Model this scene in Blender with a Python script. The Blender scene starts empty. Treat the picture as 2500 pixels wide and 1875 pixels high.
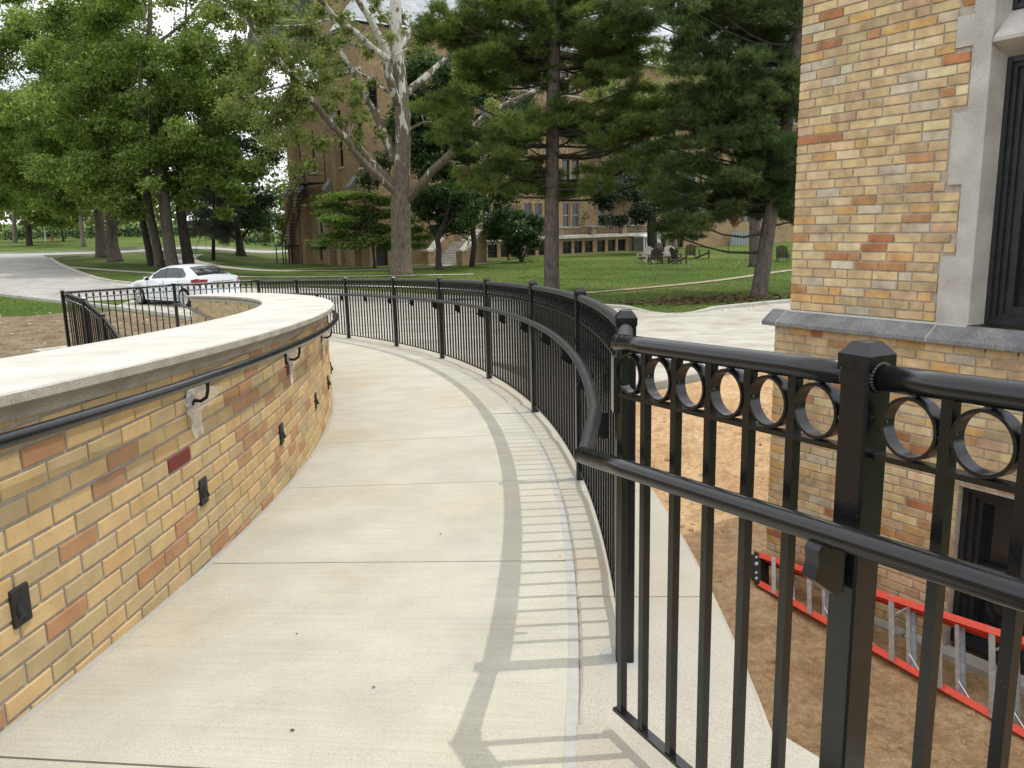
import bpy, math, random
import numpy as np
from mathutils import Vector, Matrix

random.seed(7)
RNG = np.random.default_rng(11)
SC = bpy.context.scene
COL = SC.collection
PI = math.pi

# ------------------------------------------------------------------ camera, sky, sun, exposure
CH = 1.38
FPX = 1970.0
PITCH = math.atan(385.5 / 1970.0)
ROLL = math.atan(0.0228)
_fw = np.array([0, math.cos(PITCH), -math.sin(PITCH)])
_r0 = np.array([1.0, 0, 0])
_u0 = np.cross(_r0, _fw)
CR = math.cos(ROLL) * _r0 - math.sin(ROLL) * _u0
CU = math.sin(ROLL) * _r0 + math.cos(ROLL) * _u0
cam_d = bpy.data.cameras.new('camera')
cam = bpy.data.objects.new('camera', cam_d)
COL.objects.link(cam)
cam_d.sensor_fit = 'HORIZONTAL'
cam_d.sensor_width = 36.0
cam_d.lens = 36.0 * FPX / 2500.0
cam_d.clip_start = 0.05
cam_d.clip_end = 2000
cam.matrix_world = Matrix(((CR[0], CU[0], -_fw[0], 0), (CR[1], CU[1], -_fw[1], 0), (CR[2], CU[2], -_fw[2], CH), (0, 0, 0, 1)))
SC.camera = cam

SUN_DIR = Vector((0.46, 0.035, 1.12)).normalized()
SUN_EL = math.asin(SUN_DIR.z)
world = bpy.data.worlds.new('World')
SC.world = world
world.use_nodes = True
wn_ = world.node_tree
for n in list(wn_.nodes):
    wn_.nodes.remove(n)
w_out = wn_.nodes.new('ShaderNodeOutputWorld')
w_bg = wn_.nodes.new('ShaderNodeBackground')
w_sky = wn_.nodes.new('ShaderNodeTexSky')
w_sky.sky_type = 'NISHITA'
w_sky.sun_disc = False
w_sky.sun_elevation = SUN_EL
w_sky.sun_rotation = math.radians(90)
w_sky.air_density = 1.0
w_sky.dust_density = 1.6
w_tc = wn_.nodes.new('ShaderNodeTexCoord')
w_map = wn_.nodes.new('ShaderNodeMapping')
w_map.inputs['Scale'].default_value = (1.0, 1.0, 2.4)
w_nz = wn_.nodes.new('ShaderNodeTexNoise')
w_nz.inputs['Scale'].default_value = 2.2
w_nz.inputs['Detail'].default_value = 7
w_nz.inputs['Roughness'].default_value = 0.58
w_rmp = wn_.nodes.new('ShaderNodeValToRGB')
w_rmp.color_ramp.elements[0].position = 0.26
w_rmp.color_ramp.elements[1].position = 0.50
w_mix = wn_.nodes.new('ShaderNodeMix')
w_mix.data_type = 'RGBA'
w_mix.inputs['B'].default_value = (10.6, 10.9, 11.2, 1)       # sunlit cloud
L_ = wn_.links.new
L_(w_tc.outputs['Generated'], w_map.inputs['Vector'])
L_(w_map.outputs[0], w_nz.inputs['Vector'])
L_(w_nz.outputs['Fac'], w_rmp.inputs[0])
L_(w_rmp.outputs[0], w_mix.inputs['Factor'])
L_(w_sky.outputs[0], w_mix.inputs['A'])
L_(w_mix.outputs['Result'], w_bg.inputs['Color'])
w_bg.inputs['Strength'].default_value = 0.15
L_(w_bg.outputs[0], w_out.inputs['Surface'])

sun_d = bpy.data.lights.new('sun', 'SUN')
sun_d.energy = 2.1
sun_d.angle = math.radians(0.55)
sun_d.color = (1.0, 0.965, 0.91)
sun = bpy.data.objects.new('sun', sun_d)
COL.objects.link(sun)
sun.rotation_euler = (-SUN_DIR).to_track_quat('-Z', 'Y').to_euler()
SC.view_settings.view_transform = 'Standard'
SC.view_settings.look = 'None'
SC.view_settings.exposure = 0.0
SC.view_settings.gamma = 1.0
SC.view_settings.use_curve_mapping = False
SC.render.film_transparent = False
SC.render.engine = 'CYCLES'
SC.cycles.max_bounces = 6
SC.cycles.diffuse_bounces = 3
SC.cycles.glossy_bounces = 3
SC.cycles.transmission_bounces = 4
SC.cycles.transparent_max_bounces = 6
SC.cycles.use_denoising = True
try:
    SC.cycles.denoiser = 'OPENIMAGEDENOISE'
except Exception:
    pass

# ------------------------------------------------------------------ geometry helpers
def ray(px, py):
    """Direction through a point of the 2500 px wide photograph."""
    return (px - 1250.0) / FPX * CR - (py - 937.5) / FPX * CU + _fw

def at(px, py, Y):
    """The point at depth Y metres seen at that pixel."""
    v = ray(px, py)
    return v * (Y / v[1]) + np.array([0, 0, CH])

def sm(t):
    t = min(max(t, 0.0), 1.0)
    return t * t * (3 - 2 * t)

def gz(x, y):
    """Height of the site."""
    d = math.hypot(x, y)
    z = -1.25 - .385 * sm((15 - d) / 8) - .21 * sm((7 - d) / 2.2)
    if y > 42:
        z += .022 * (y - 42) * sm((-x / y - .28) / .12)
    return z

def ongr(px, py):
    v = ray(px, py)
    t = 2.0
    st = .5
    while t < 500:
        p = v * t
        if p[2] + CH <= gz(p[0], p[1]):
            if st < .02:
                break
            t -= st
            st *= .2
        t += st
    p = v * t
    return np.array([p[0], p[1], gz(p[0], p[1])])

class MB:
    """Collects faces in world coordinates, links them as one mesh object."""
    def __init__(self):
        self.v = []; self.f = []; self.uv = None; self.col = None
    def add(self, vs, fs):
        o = len(self.v)
        self.v.extend([tuple(map(float, p)) for p in vs])
        self.f.extend([tuple(i + o for i in q) for q in fs])
        return self
    def quad(self, a, b, c, d):
        return self.add([a, b, c, d], [(0, 1, 2, 3)])
    def box(self, c, s, ex=(1, 0, 0), ey=(0, 1, 0), ez=(0, 0, 1), bev=0.0):
        c = np.array(c, float); ex = np.array(ex, float); ey = np.array(ey, float); ez = np.array(ez, float)
        hx, hy, hz = s[0] / 2, s[1] / 2, s[2] / 2
        if bev <= 0:
            vs = [c + ex * hx * i + ey * hy * j + ez * hz * k for k in (-1, 1) for j in (-1, 1) for i in (-1, 1)]
            return self.add(vs, [(0, 2, 3, 1), (4, 5, 7, 6), (0, 1, 5, 4), (2, 6, 7, 3), (0, 4, 6, 2), (1, 3, 7, 5)])
        b = bev
        P = [(-hx + b, -hy), (hx - b, -hy), (hx, -hy + b), (hx, hy - b), (hx - b, hy), (-hx + b, hy), (-hx, hy - b), (-hx, -hy + b)]
        Q = [(-hx + b, -hy + b), (hx - b, -hy + b), (hx - b, -hy + b), (hx - b, hy - b), (hx - b, hy - b), (-hx + b, hy - b), (-hx + b, hy - b), (-hx + b, -hy + b)]
        vs = []
        for ring, z in ((Q, -hz), (P, -hz + b), (P, hz - b), (Q, hz)):
            vs += [c + ex * x + ey * y + ez * z for x, y in ring]
        fs = [(0, 5, 3, 1) if False else tuple(range(7, -1, -1))]
        for r in range(3):
            for i in range(8):
                j = (i + 1) % 8
                fs.append((r * 8 + i, r * 8 + j, r * 8 + 8 + j, r * 8 + 8 + i))
        fs.append(tuple(range(24, 32)))
        return self.add(vs, fs)
    def tube(self, pts, rad, n=8, cap=True, jit=0.0, flat=None):
        pts = [np.array(p, float) for p in pts]
        m = len(pts)
        if not hasattr(rad, '__len__'):
            rad = [rad] * m
        up = None
        rings = []
        for i in range(m):
            t = pts[min(i + 1, m - 1)] - pts[max(i - 1, 0)]
            t = t / (np.linalg.norm(t) + 1e-9)
            if up is None:
                a = np.array([0, 0, 1.0]) if abs(t[2]) < .9 else np.array([0, 1.0, 0])
                up = np.cross(np.cross(t, a), t)
            else:
                up = up - t * (up @ t)
            up = up / (np.linalg.norm(up) + 1e-9)
            sd = np.cross(t, up)
            ring = []
            for k in range(n):
                an = 2 * PI * k / n
                r = rad[i] * (1 + (random.uniform(-jit, jit) if jit else 0))
                ring.append(pts[i] + up * math.cos(an) * r + sd * math.sin(an) * r)
            rings.append(ring)
        vs = [p for r in rings for p in r]
        fs = []
        for i in range(m - 1):
            for k in range(n):
                k2 = (k + 1) % n
                fs.append((i * n + k, i * n + n + k, i * n + n + k2, i * n + k2))
        if cap:
            fs.append(tuple(range(n)))
            fs.append(tuple(range((m - 1) * n + n - 1, (m - 1) * n - 1, -1)))
        return self.add(vs, fs)
    def sweep(self, frames, prof, closed=True, cap=True):
        """frames: list of (origin, side, up); prof: list of (side, up)."""
        n = len(prof)
        vs = []
        for o, s, u in frames:
            o = np.array(o, float); s = np.array(s, float); u = np.array(u, float)
            vs += [o + s * a + u * b for a, b in prof]
        fs = []
        rng = n if closed else n - 1
        for i in range(len(frames) - 1):
            for k in range(rng):
                k2 = (k + 1) % n
                fs.append((i * n + k, i * n + k2, i * n + n + k2, i * n + n + k))
        if cap and closed:
            fs.append(tuple(range(n - 1, -1, -1)))
            fs.append(tuple(range((len(frames) - 1) * n, len(frames) * n)))
        return self.add(vs, fs)
    def lathe(self, c, prof, n=12, ax=(0, 0, 1), ex=(1, 0, 0)):
        c = np.array(c, float); ax = np.array(ax, float); ex = np.array(ex, float); ey = np.cross(ax, ex)
        vs = []
        for r, z in prof:
            vs += [c + ax * z + ex * r * math.cos(2 * PI * k / n) + ey * r * math.sin(2 * PI * k / n) for k in range(n)]
        fs = []
        for i in range(len(prof) - 1):
            for k in range(n):
                k2 = (k + 1) % n
                fs.append((i * n + k, i * n + k2, i * n + n + k2, i * n + n + k))
        fs.append(tuple(range(n - 1, -1, -1)))
        fs.append(tuple(range((len(prof) - 1) * n, len(prof) * n)))
        return self.add(vs, fs)
    def mesh(self, name, mat, off=(0, 0, 0), smooth=False):
        me = bpy.data.meshes.new(name)
        o = np.array(off, float)
        me.from_pydata([tuple(np.array(p) - o) for p in self.v], [], self.f)
        if mat is not None:
            me.materials.append(mat)
        if self.uv is not None:
            ul = me.uv_layers.new(name='UVMap')
            for l in me.loops:
                ul.data[l.index].uv = self.uv[l.vertex_index]
        if self.col is not None:
            at_ = me.color_attributes.new('Col', 'FLOAT_COLOR', 'POINT')
            at_.data.foreach_set('color', np.array(self.col, np.float32).ravel())
        if smooth:
            me.shade_smooth() if smooth is True else me.shade_smooth()
            if smooth is not True:
                me.set_sharp_from_angle(angle=math.radians(smooth))
        me.update()
        return me
    def build(self, name, mat, parent=None, smooth=False):
        off = ORG.get(parent.name, (0, 0, 0)) if parent is not None else (0, 0, 0)
        me = self.mesh(name, mat, off, smooth)
        return link(name, me, parent, org=off)

ORG = {}
def link(name, me, parent=None, org=None):
    o = bpy.data.objects.new(name, me)
    COL.objects.link(o)
    if parent is not None:
        o.parent = parent
    ORG[o.name] = org if org is not None else (0, 0, 0)
    return o

def tag(o, label=None, cat=None, group=None, kind=None):
    if label: o['label'] = label
    if cat: o['category'] = cat
    if group: o['group'] = group
    if kind: o['kind'] = kind
    return o

def thing(name, loc, label, cat, group=None):
    o = bpy.data.objects.new(name, None)
    COL.objects.link(o)
    o.location = tuple(map(float, loc))
    o.empty_display_size = .1
    ORG[o.name] = tuple(map(float, loc))
    return tag(o, label, cat, group)

def inst(name, me, root, loc, rz=0.0, scale=None, color=None, rot=None):
    """One more piece sharing a mesh, placed at a world position under its thing."""
    o = bpy.data.objects.new(name, me)
    COL.objects.link(o)
    o.parent = root
    b = ORG[root.name]
    o.location = (loc[0] - b[0], loc[1] - b[1], loc[2] - b[2])
    if rot is not None:
        o.rotation_euler = rot
    else:
        o.rotation_euler = (0, 0, rz)
    if scale is not None:
        o.scale = scale
    if color is not None:
        o.color = (color[0], color[1], color[2], 1)
    ORG[o.name] = tuple(loc)
    return o

def copy_tree(o, parent=None, kids=None):
    c = o.copy()
    COL.objects.link(c)
    if parent is not None:
        c.parent = parent
    for ch in list(o.children):
        copy_tree(ch, c)
    return c

def structure(o):
    o['kind'] = 'structure'
    return o

# ------------------------------------------------------------------ materials
def new_mat(name, rough=.7, spec=.35, metal=0.0):
    m = bpy.data.materials.new(name)
    m.use_nodes = True
    nt = m.node_tree
    b = nt.nodes['Principled BSDF']
    b.inputs['Roughness'].default_value = rough
    b.inputs['Metallic'].default_value = metal
    b.inputs['Specular IOR Level'].default_value = spec
    return m, nt, b

def nd(nt, typ, **kw):
    n = nt.nodes.new(typ)
    for k, v in kw.items():
        if k in n.inputs:
            n.inputs[k].default_value = v
        else:
            setattr(n, k, v)
    return n

def pos(nt, scale=(1, 1, 1), rot=(0, 0, 0), src='pos'):
    if src == 'pos':
        s = nt.nodes.new('ShaderNodeNewGeometry').outputs['Position']
    elif src == 'uv':
        s = nt.nodes.new('ShaderNodeTexCoord').outputs['UV']
    else:
        s = nt.nodes.new('ShaderNodeTexCoord').outputs['Object']
    mp = nt.nodes.new('ShaderNodeMapping')
    mp.inputs['Scale'].default_value = scale
    mp.inputs['Rotation'].default_value = rot
    nt.links.new(s, mp.inputs['Vector'])
    return mp.outputs[0]

def noise(nt, vec, scale, detail=4, rough=.55):
    n = nd(nt, 'ShaderNodeTexNoise')
    n.inputs['Scale'].default_value = scale
    n.inputs['Detail'].default_value = detail
    n.inputs['Roughness'].default_value = rough
    nt.links.new(vec, n.inputs['Vector'])
    return n.outputs['Fac']

def ramp(nt, fac, stops):
    r = nt.nodes.new('ShaderNodeValToRGB')
    els = r.color_ramp.elements
    while len(els) < len(stops):
        els.new(.5)
    for e, (p, c) in zip(els, stops):
        e.position = p
        e.color = (c[0], c[1], c[2], 1) if hasattr(c, '__len__') else (c, c, c, 1)
    nt.links.new(fac, r.inputs[0])
    return r.outputs[0]

def mix(nt, fac, a, b, mode='MIX'):
    m = nt.nodes.new('ShaderNodeMix')
    m.data_type = 'RGBA'
    m.blend_type = mode
    m.clamp_factor = True
    for sock, val in (('Factor', fac), ('A', a), ('B', b)):
        s = m.inputs[sock] if sock == 'Factor' else [i for i in m.inputs if i.name == sock and i.type == 'RGBA'][0]
        if hasattr(val, 'is_linked') or isinstance(val, bpy.types.NodeSocket):
            nt.links.new(val, s)
        elif sock == 'Factor':
            s.default_value = val
        else:
            s.default_value = (val[0], val[1], val[2], 1)
    return [o for o in m.outputs if o.type == 'RGBA'][0]

def bump(nt, bsdf, h, strength=.3, dist=.01):
    b = nt.nodes.new('ShaderNodeBump')
    b.inputs['Strength'].default_value = strength
    b.inputs['Distance'].default_value = dist
    nt.links.new(h, b.inputs['Height'])
    nt.links.new(b.outputs[0], bsdf.inputs['Normal'])

def two_tone(name, ca, cb, scale, rough=.8, spec=.25, detail=5, bstr=0.0, bscale=None, bdist=.01, lo=.35, hi=.65, sc=(1, 1, 1), metal=0.0, fine=None):
    m, nt, b = new_mat(name, rough, spec, metal)
    v = pos(nt, sc)
    f = noise(nt, v, scale, detail)
    c = ramp(nt, f, [(lo, ca), (hi, cb)])
    if fine:
        f2 = noise(nt, v, fine[0], 3)
        c = mix(nt, fine[1], c, ramp(nt, f2, [(.35, .25), (.65, .95)]), 'OVERLAY')
    nt.links.new(c, b.inputs['Base Color'])
    if bstr:
        bump(nt, b, noise(nt, v, bscale or scale * 4, 6, .6), bstr, bdist)
    return m

def brick_mat(name, attr, blot_k=.28, spots=.62):
    """Fired brick: its own colour from the object (or the vertex colour), iron spots, wire-cut grain."""
    m, nt, b = new_mat(name, .82, .2)
    if attr:
        c0 = nd(nt, 'ShaderNodeVertexColor', layer_name='Col').outputs['Color']
    else:
        c0 = nt.nodes.new('ShaderNodeObjectInfo').outputs['Color']
    v = pos(nt)
    blot = ramp(nt, noise(nt, v, 9, 4), [(.3, .30), (.7, .72)])
    c1 = mix(nt, blot_k, c0, blot, 'OVERLAY')
    sp = ramp(nt, noise(nt, v, 260, 2, .6), [(spots, 0.0), (spots + .08, 1.0)])
    big = ramp(nt, noise(nt, v, 22, 3), [(.40, .15), (.62, 1.0)])
    spf = mix(nt, 1.0, sp, big, 'MULTIPLY')
    c2 = mix(nt, spf, c1, (.10, .062, .035))
    if blot_k > .5:
        c2 = mix(nt, ramp(nt, noise(nt, v, 1.7, 6, .65), [(.48, 0.0), (.75, .42)]), c2, (.20, .165, .125))
    nt.links.new(c2, b.inputs['Base Color'])
    bump(nt, b, noise(nt, v, 140, 4, .65), .35, .004)
    return m

def leaf_mat(name, dark, mid, light, trans=.35, rough=.55):
    m = bpy.data.materials.new(name)
    m.use_nodes = True
    nt = m.node_tree
    for n in list(nt.nodes):
        nt.nodes.remove(n)
    out = nt.nodes.new('ShaderNodeOutputMaterial')
    t = nd(nt, 'ShaderNodeAttribute', attribute_name='tint')
    c = ramp(nt, t.outputs['Fac'], [(.05, dark), (.5, mid), (.95, light)])
    d = nt.nodes.new('ShaderNodeBsdfPrincipled')
    d.inputs['Roughness'].default_value = rough
    d.inputs['Specular IOR Level'].default_value = .3
    tr = nt.nodes.new('ShaderNodeBsdfTranslucent')
    hs = nd(nt, 'ShaderNodeHueSaturation')
    hs.inputs['Saturation'].default_value = 1.15
    hs.inputs['Value'].default_value = 1.3
    nt.links.new(c, hs.inputs['Color'])
    nt.links.new(c, d.inputs['Base Color'])
    nt.links.new(hs.outputs[0], tr.inputs['Color'])
    mx = nt.nodes.new('ShaderNodeMixShader')
    mx.inputs[0].default_value = trans
    nt.links.new(d.outputs[0], mx.inputs[1])
    nt.links.new(tr.outputs[0], mx.inputs[2])
    nt.links.new(mx.outputs[0], out.inputs['Surface'])
    return m

def bark_mat(name, ca, cb, scale=6.0, stretch=.25, bstr=.9):
    m, nt, b = new_mat(name, .92, .15)
    v = pos(nt, (1, 1, stretch))
    f = noise(nt, v, scale, 6, .65)
    c = ramp(nt, f, [(.32, ca), (.68, cb)])
    nt.links.new(c, b.inputs['Base Color'])
    bump(nt, b, f, bstr, .06)
    return m

MAT = {}
def simple(name, col, rough=.5, spec=.5, metal=0.0):
    m, nt, b = new_mat(name, rough, spec, metal)
    b.inputs['Base Color'].default_value = (*col, 1)
    return m

# black powder-coated steel with a little dust
def black_steel():
    m, nt, b = new_mat('black_steel', .22, .5)
    v = pos(nt)
    n1 = noise(nt, v, 14, 5)
    geo = nt.nodes.new('ShaderNodeNewGeometry')
    sep = nt.nodes.new('ShaderNodeSeparateXYZ')
    nt.links.new(geo.outputs['Normal'], sep.inputs[0])
    upf = ramp(nt, sep.outputs['Z'], [(.80, 0.0), (1.0, .16)])
    dustf = mix(nt, 1.0, upf, ramp(nt, n1, [(.42, 0.0), (.7, 1.0)]), 'MULTIPLY')
    sc = ramp(nt, noise(nt, v, 330, 2, .5), [(.745, 0.0), (.76, 1.0)])
    c = mix(nt, dustf, (.0075, .0078, .0088), (.09, .088, .078))
    c = mix(nt, sc, c, (.12, .12, .12))
    nt.links.new(c, b.inputs['Base Color'])
    nt.links.new(ramp(nt, noise(nt, v, 60, 4), [(.3, .17), (.75, .30)]), b.inputs['Roughness'])
    bump(nt, b, noise(nt, v, 420, 3), .02, .001)
    return m
def worn_steel():
    m, nt, b = new_mat('dusty_black_pipe', .5, .4)
    v = pos(nt)
    c = ramp(nt, noise(nt, v, 26, 6, .65), [(.3, (.011, .012, .012)), (.60, (.028, .029, .027)), (.85, (.09, .088, .072))])
    nt.links.new(c, b.inputs['Base Color'])
    return m
MAT['steel'] = black_steel()
MAT['pipe'] = worn_steel()
MAT['weld'] = two_tone('painted_weld', (.03, .03, .034), (.22, .22, .24), 120, .35, .5)

def concrete(name, ca, cb, stain, uv=True, grit=.22, streak=0.0):
    """Broomed concrete: broom lines run across the walk (second UV axis), warm damp stains."""
    m, nt, b = new_mat(name, .9, .15)
    v = pos(nt)
    base = ramp(nt, noise(nt, v, 2.2, 6, .6), [(.3, ca), (.7, cb)])
    st = ramp(nt, noise(nt, v, .9, 5, .6), [(.50, 0.0), (.74, .85)])
    c = mix(nt, st, base, stain)
    gr = noise(nt, v, 240, 2, .7)
    c = mix(nt, grit, c, ramp(nt, gr, [(.32, .12), (.62, .75)]), 'OVERLAY')
    if uv:
        u = pos(nt, (95, 1.6, 1), src='uv')
        br = noise(nt, u, 1.0, 5, .7)
        c = mix(nt, .13, c, ramp(nt, br, [(.3, .2), (.7, .8)]), 'OVERLAY')
        c = mix(nt, .16, c, ramp(nt, noise(nt, v, 3.3, 6, .65), [(.3, .25), (.7, .75)]), 'OVERLAY')
        dk = ramp(nt, noise(nt, v, 150, 2, .5), [(.735, 0.0), (.76, .55)])
        c = mix(nt, dk, c, (.16, .14, .11))
        h = nt.nodes.new('ShaderNodeMath'); h.operation = 'ADD'
        nt.links.new(br, h.inputs[0]); nt.links.new(gr, h.inputs[1])
        bump(nt, b, h.outputs[0], .5, .003)
    else:
        stk = noise(nt, pos(nt, (.10, 1.3, 1), (0, 0, math.radians(-44))), 1.6, 6, .62)
        c = mix(nt, streak, c, ramp(nt, stk, [(.32, .18), (.68, .80)]), 'OVERLAY')
        bump(nt, b, gr, .4, .003)
    nt.links.new(c, b.inputs['Base Color'])
    return m
MAT['ramp'] = concrete('broomed_concrete', (.435, .415, .34), (.50, .478, .395), (.46, .385, .26))
MAT['curb'] = concrete('tan_curb_concrete', (.395, .365, .30), (.455, .425, .355), (.42, .335, .225), uv=False, grit=.3)
MAT['drive'] = concrete('old_drive_concrete', (.375, .355, .30), (.47, .45, .385), (.31, .265, .20), uv=False, streak=.25)
MAT['road'] = concrete('grey_road_concrete', (.33, .315, .29), (.42, .40, .365), (.27, .24, .20), uv=False, streak=.3)
MAT['kerb'] = concrete('kerb_concrete', (.36, .345, .31), (.46, .445, .40), (.30, .27, .22), uv=False)
MAT['path'] = concrete('path_concrete', (.40, .37, .32), (.48, .445, .385), (.36, .30, .22), uv=False)
MAT['collar'] = concrete('grout_grey', (.33, .325, .30), (.42, .415, .39), (.28, .265, .23), uv=False)
MAT['seal'] = two_tone('grey_joint_sealant', (.375, .37, .335), (.435, .425, .385), 22, .7, .2)
MAT['dark_base'] = simple('dark_gap', (.12, .11, .10), .95, .1)

MAT['limestone'] = two_tone('cut_limestone', (.43, .41, .36), (.545, .525, .47), 3, .85, .2, bstr=.3, bscale=160, bdist=.003, fine=(220, .22))
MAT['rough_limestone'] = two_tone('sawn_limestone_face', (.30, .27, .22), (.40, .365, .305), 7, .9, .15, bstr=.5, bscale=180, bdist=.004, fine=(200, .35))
MAT['old_stone'] = two_tone('weathered_limestone', (.34, .315, .285), (.45, .425, .39), 4, .85, .2, bstr=.4, bscale=110, bdist=.004, fine=(200, .30))
MAT['grey_stone'] = two_tone('grey_ledge_stone', (.135, .135, .138), (.225, .225, .222), 6, .8, .25, bstr=.4, bscale=80, bdist=.004, fine=(90, .35))
MAT['mortar'] = two_tone('new_grey_mortar', (.33, .31, .28), (.42, .395, .36), 30, .95, .1, bstr=.5, bscale=220, bdist=.003)
MAT['old_mortar'] = two_tone('old_mortar', (.33, .28, .225), (.45, .395, .325), 18, .95, .1, bstr=.8, bscale=150, bdist=.005)
MAT['brick'] = brick_mat('fired_brick', False)
MAT['brick_stuff'] = brick_mat('fired_brick_joined', True)
MAT['brick_old'] = brick_mat('old_blond_brick', False, .62, .60)
MAT['brick_old_stuff'] = brick_mat('old_blond_brick_joined', True, .62, .60)

def soil():
    m, nt, b = new_mat('bare_soil', .97, .1)
    v = pos(nt)
    n1 = noise(nt, v, 1.3, 6, .6)
    n2 = noise(nt, v, 18, 6, .7)
    c = ramp(nt, n1, [(.3, (.36, .215, .11)), (.5, (.48, .315, .17)), (.72, (.56, .40, .235))])
    c = mix(nt, .5, c, ramp(nt, n2, [(.3, .15), (.7, .85)]), 'OVERLAY')
    c = mix(nt, ramp(nt, noise(nt, v, 4.2, 6, .7), [(.52, 0.0), (.66, .75)]), c, (.31, .19, .10))
    c = mix(nt, .42, c, ramp(nt, noise(nt, v, 120, 3, .7), [(.34, .15), (.64, .85)]), 'OVERLAY')
    peb = ramp(nt, noise(nt, v, 70, 2, .5), [(.70, 0.0), (.74, 1.0)])
    c = mix(nt, peb, c, (.46, .40, .32))
    nt.links.new(c, b.inputs['Base Color'])
    h = nt.nodes.new('ShaderNodeMath'); h.operation = 'ADD'
    nt.links.new(n2, h.inputs[0]); nt.links.new(noise(nt, v, 60, 5, .7), h.inputs[1])
    bump(nt, b, h.outputs[0], .8, .018)
    return m
MAT['soil'] = soil()
MAT['strawsoil'] = two_tone('strawy_soil', (.125, .090, .056), (.225, .172, .11), 1.6, .97, .1, bstr=.9, bscale=30, bdist=.04, fine=(16, .6))
MAT['trod'] = two_tone('trodden_earth_path', (.25, .205, .135), (.36, .31, .22), 2.5, .97, .1, bstr=.6, bscale=30, bdist=.02, fine=(24, .4))

def lawn():
    m, nt, b = new_mat('mown_lawn', .95, .12)
    v = pos(nt)
    n1 = noise(nt, v, .16, 5, .6)
    n2 = noise(nt, v, 2.4, 6, .7)
    n3 = noise(nt, v, 34, 4, .7)
    c = ramp(nt, n1, [(.3, (.052, .088, .016)), (.5, (.085, .130, .025)), (.7, (.145, .165, .048))])
    c = mix(nt, .5, c, ramp(nt, n2, [(.3, .22), (.7, .80)]), 'OVERLAY')
    c = mix(nt, .7, c, ramp(nt, n3, [(.3, .15), (.7, .85)]), 'OVERLAY')
    dry = ramp(nt, noise(nt, v, .45, 6, .68), [(.54, 0.0), (.76, .7)])
    c = mix(nt, dry, c, (.20, .165, .07))
    nt.links.new(c, b.inputs['Base Color'])
    bump(nt, b, n3, .9, .05)
    return m
MAT['lawn'] = lawn()
MAT['straw'] = two_tone('pine_straw', (.085, .055, .030), (.15, .095, .052), 3, .95, .1, bstr=.8, bscale=40, bdist=.03, fine=(30, .5))
MAT['glass'] = simple('dark_window_glass', (.012, .014, .016), .06, .6)
MAT['blackframe'] = two_tone('black_window_paint', (.010, .011, .012), (.022, .023, .025), 20, .45, .4)
MAT['white'] = simple('white_paint', (.72, .72, .70), .5, .4)
MAT['slate'] = two_tone('grey_slate', (.32, .34, .36), (.46, .48, .50), 1.2, .7, .3, fine=(14, .4), sc=(1, 1, 3))
MAT['iron'] = simple('black_iron', (.012, .011, .011), .6, .3)
MAT['alu'] = two_tone('dull_aluminium', (.45, .45, .46), (.62, .62, .63), 30, .38, .5, metal=.85)
MAT['redfg'] = two_tone('orange_red_fibreglass', (.70, .055, .022), (.80, .085, .035), 40, .4, .45)
MAT['blackplastic'] = simple('black_plastic', (.014, .014, .014), .5, .4)
MAT['darkwood'] = two_tone('dark_stained_wood', (.045, .034, .028), (.085, .065, .055), 30, .8, .2, sc=(1, 1, .2))
MAT['greywood'] = two_tone('weathered_grey_wood', (.30, .27, .25), (.42, .39, .36), 30, .85, .2, sc=(1, 1, .2))
MAT['red'] = simple('red_enamel', (.42, .02, .02), .4, .5)
# ------------------------------------------------------------------ the curved walk: one centre for wall, walk and railing
CX, CY = -18.528, 3.9006
RF, RW, RJ, RO = 18.93, 17.20, 18.765, 19.315      # railing, brick face, joint, outer edge of the kerb band
A0 = -4.66
def zr(a):
    return .01158 - .044927 * math.radians(a - A0) * 18.931
def pol(R, a, z=0.0):
    t = math.radians(a)
    return np.array([CX + R * math.cos(t), CY + R * math.sin(t), z])
def rad(a):
    t = math.radians(a)
    return np.array([math.cos(t), math.sin(t), 0])
def tan_(a):
    t = math.radians(a)
    return np.array([-math.sin(t), math.cos(t), 0])

# near straight railing: starts at K and runs to the right and towards the camera
K = np.array([.272, 1.952])
ND = np.array([.4276, -.9039])
NIN = np.array([-.9039, -.4276])                    # towards the walk
def zn(s):
    return .032 + .045 * s
AEND = 48.6
UPZ = np.array([0, 0, 1.0])

def arc_slab(name, mat, parent, R0, R1, a0, a1, zf, thick, da=.8, gap=0.0, bev=.006):
    """A slab between two radii and two angles, top following zf, with its own UVs (metres along, metres across)."""
    mb = MB(); uv = []
    n = max(2, int(math.ceil((a1 - a0) / da)))
    g = math.degrees(gap / 2 / ((R0 + R1) / 2))
    aa = np.linspace(a0 + g, a1 - g, n + 1)
    prof = [(R0 + gap / 2, -thick), (R0 + gap / 2, -bev), (R0 + gap / 2 + bev, 0), (R1 - gap / 2 - bev, 0), (R1 - gap / 2, -bev), (R1 - gap / 2, -thick)]
    for i, a in enumerate(aa):
        for j, (R, dz) in enumerate(prof):
            ez = -bev * .7 if i in (0, n) and j in (2, 3) else 0
            mb.v.append(tuple(pol(R, a, zf(a) + dz + ez)))
            uv.append((math.radians(a) * 18.0, R))
    m = len(prof)
    for i in range(n):
        for j in range(m - 1):
            mb.f.append((i * m + j, i * m + m + j, i * m + m + j + 1, i * m + j + 1))
    mb.f.append(tuple(range(m))); mb.f.append(tuple(range(n * m + m - 1, n * m - 1, -1)))
    mb.uv = uv
    return mb.build(name, mat, parent)

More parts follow.
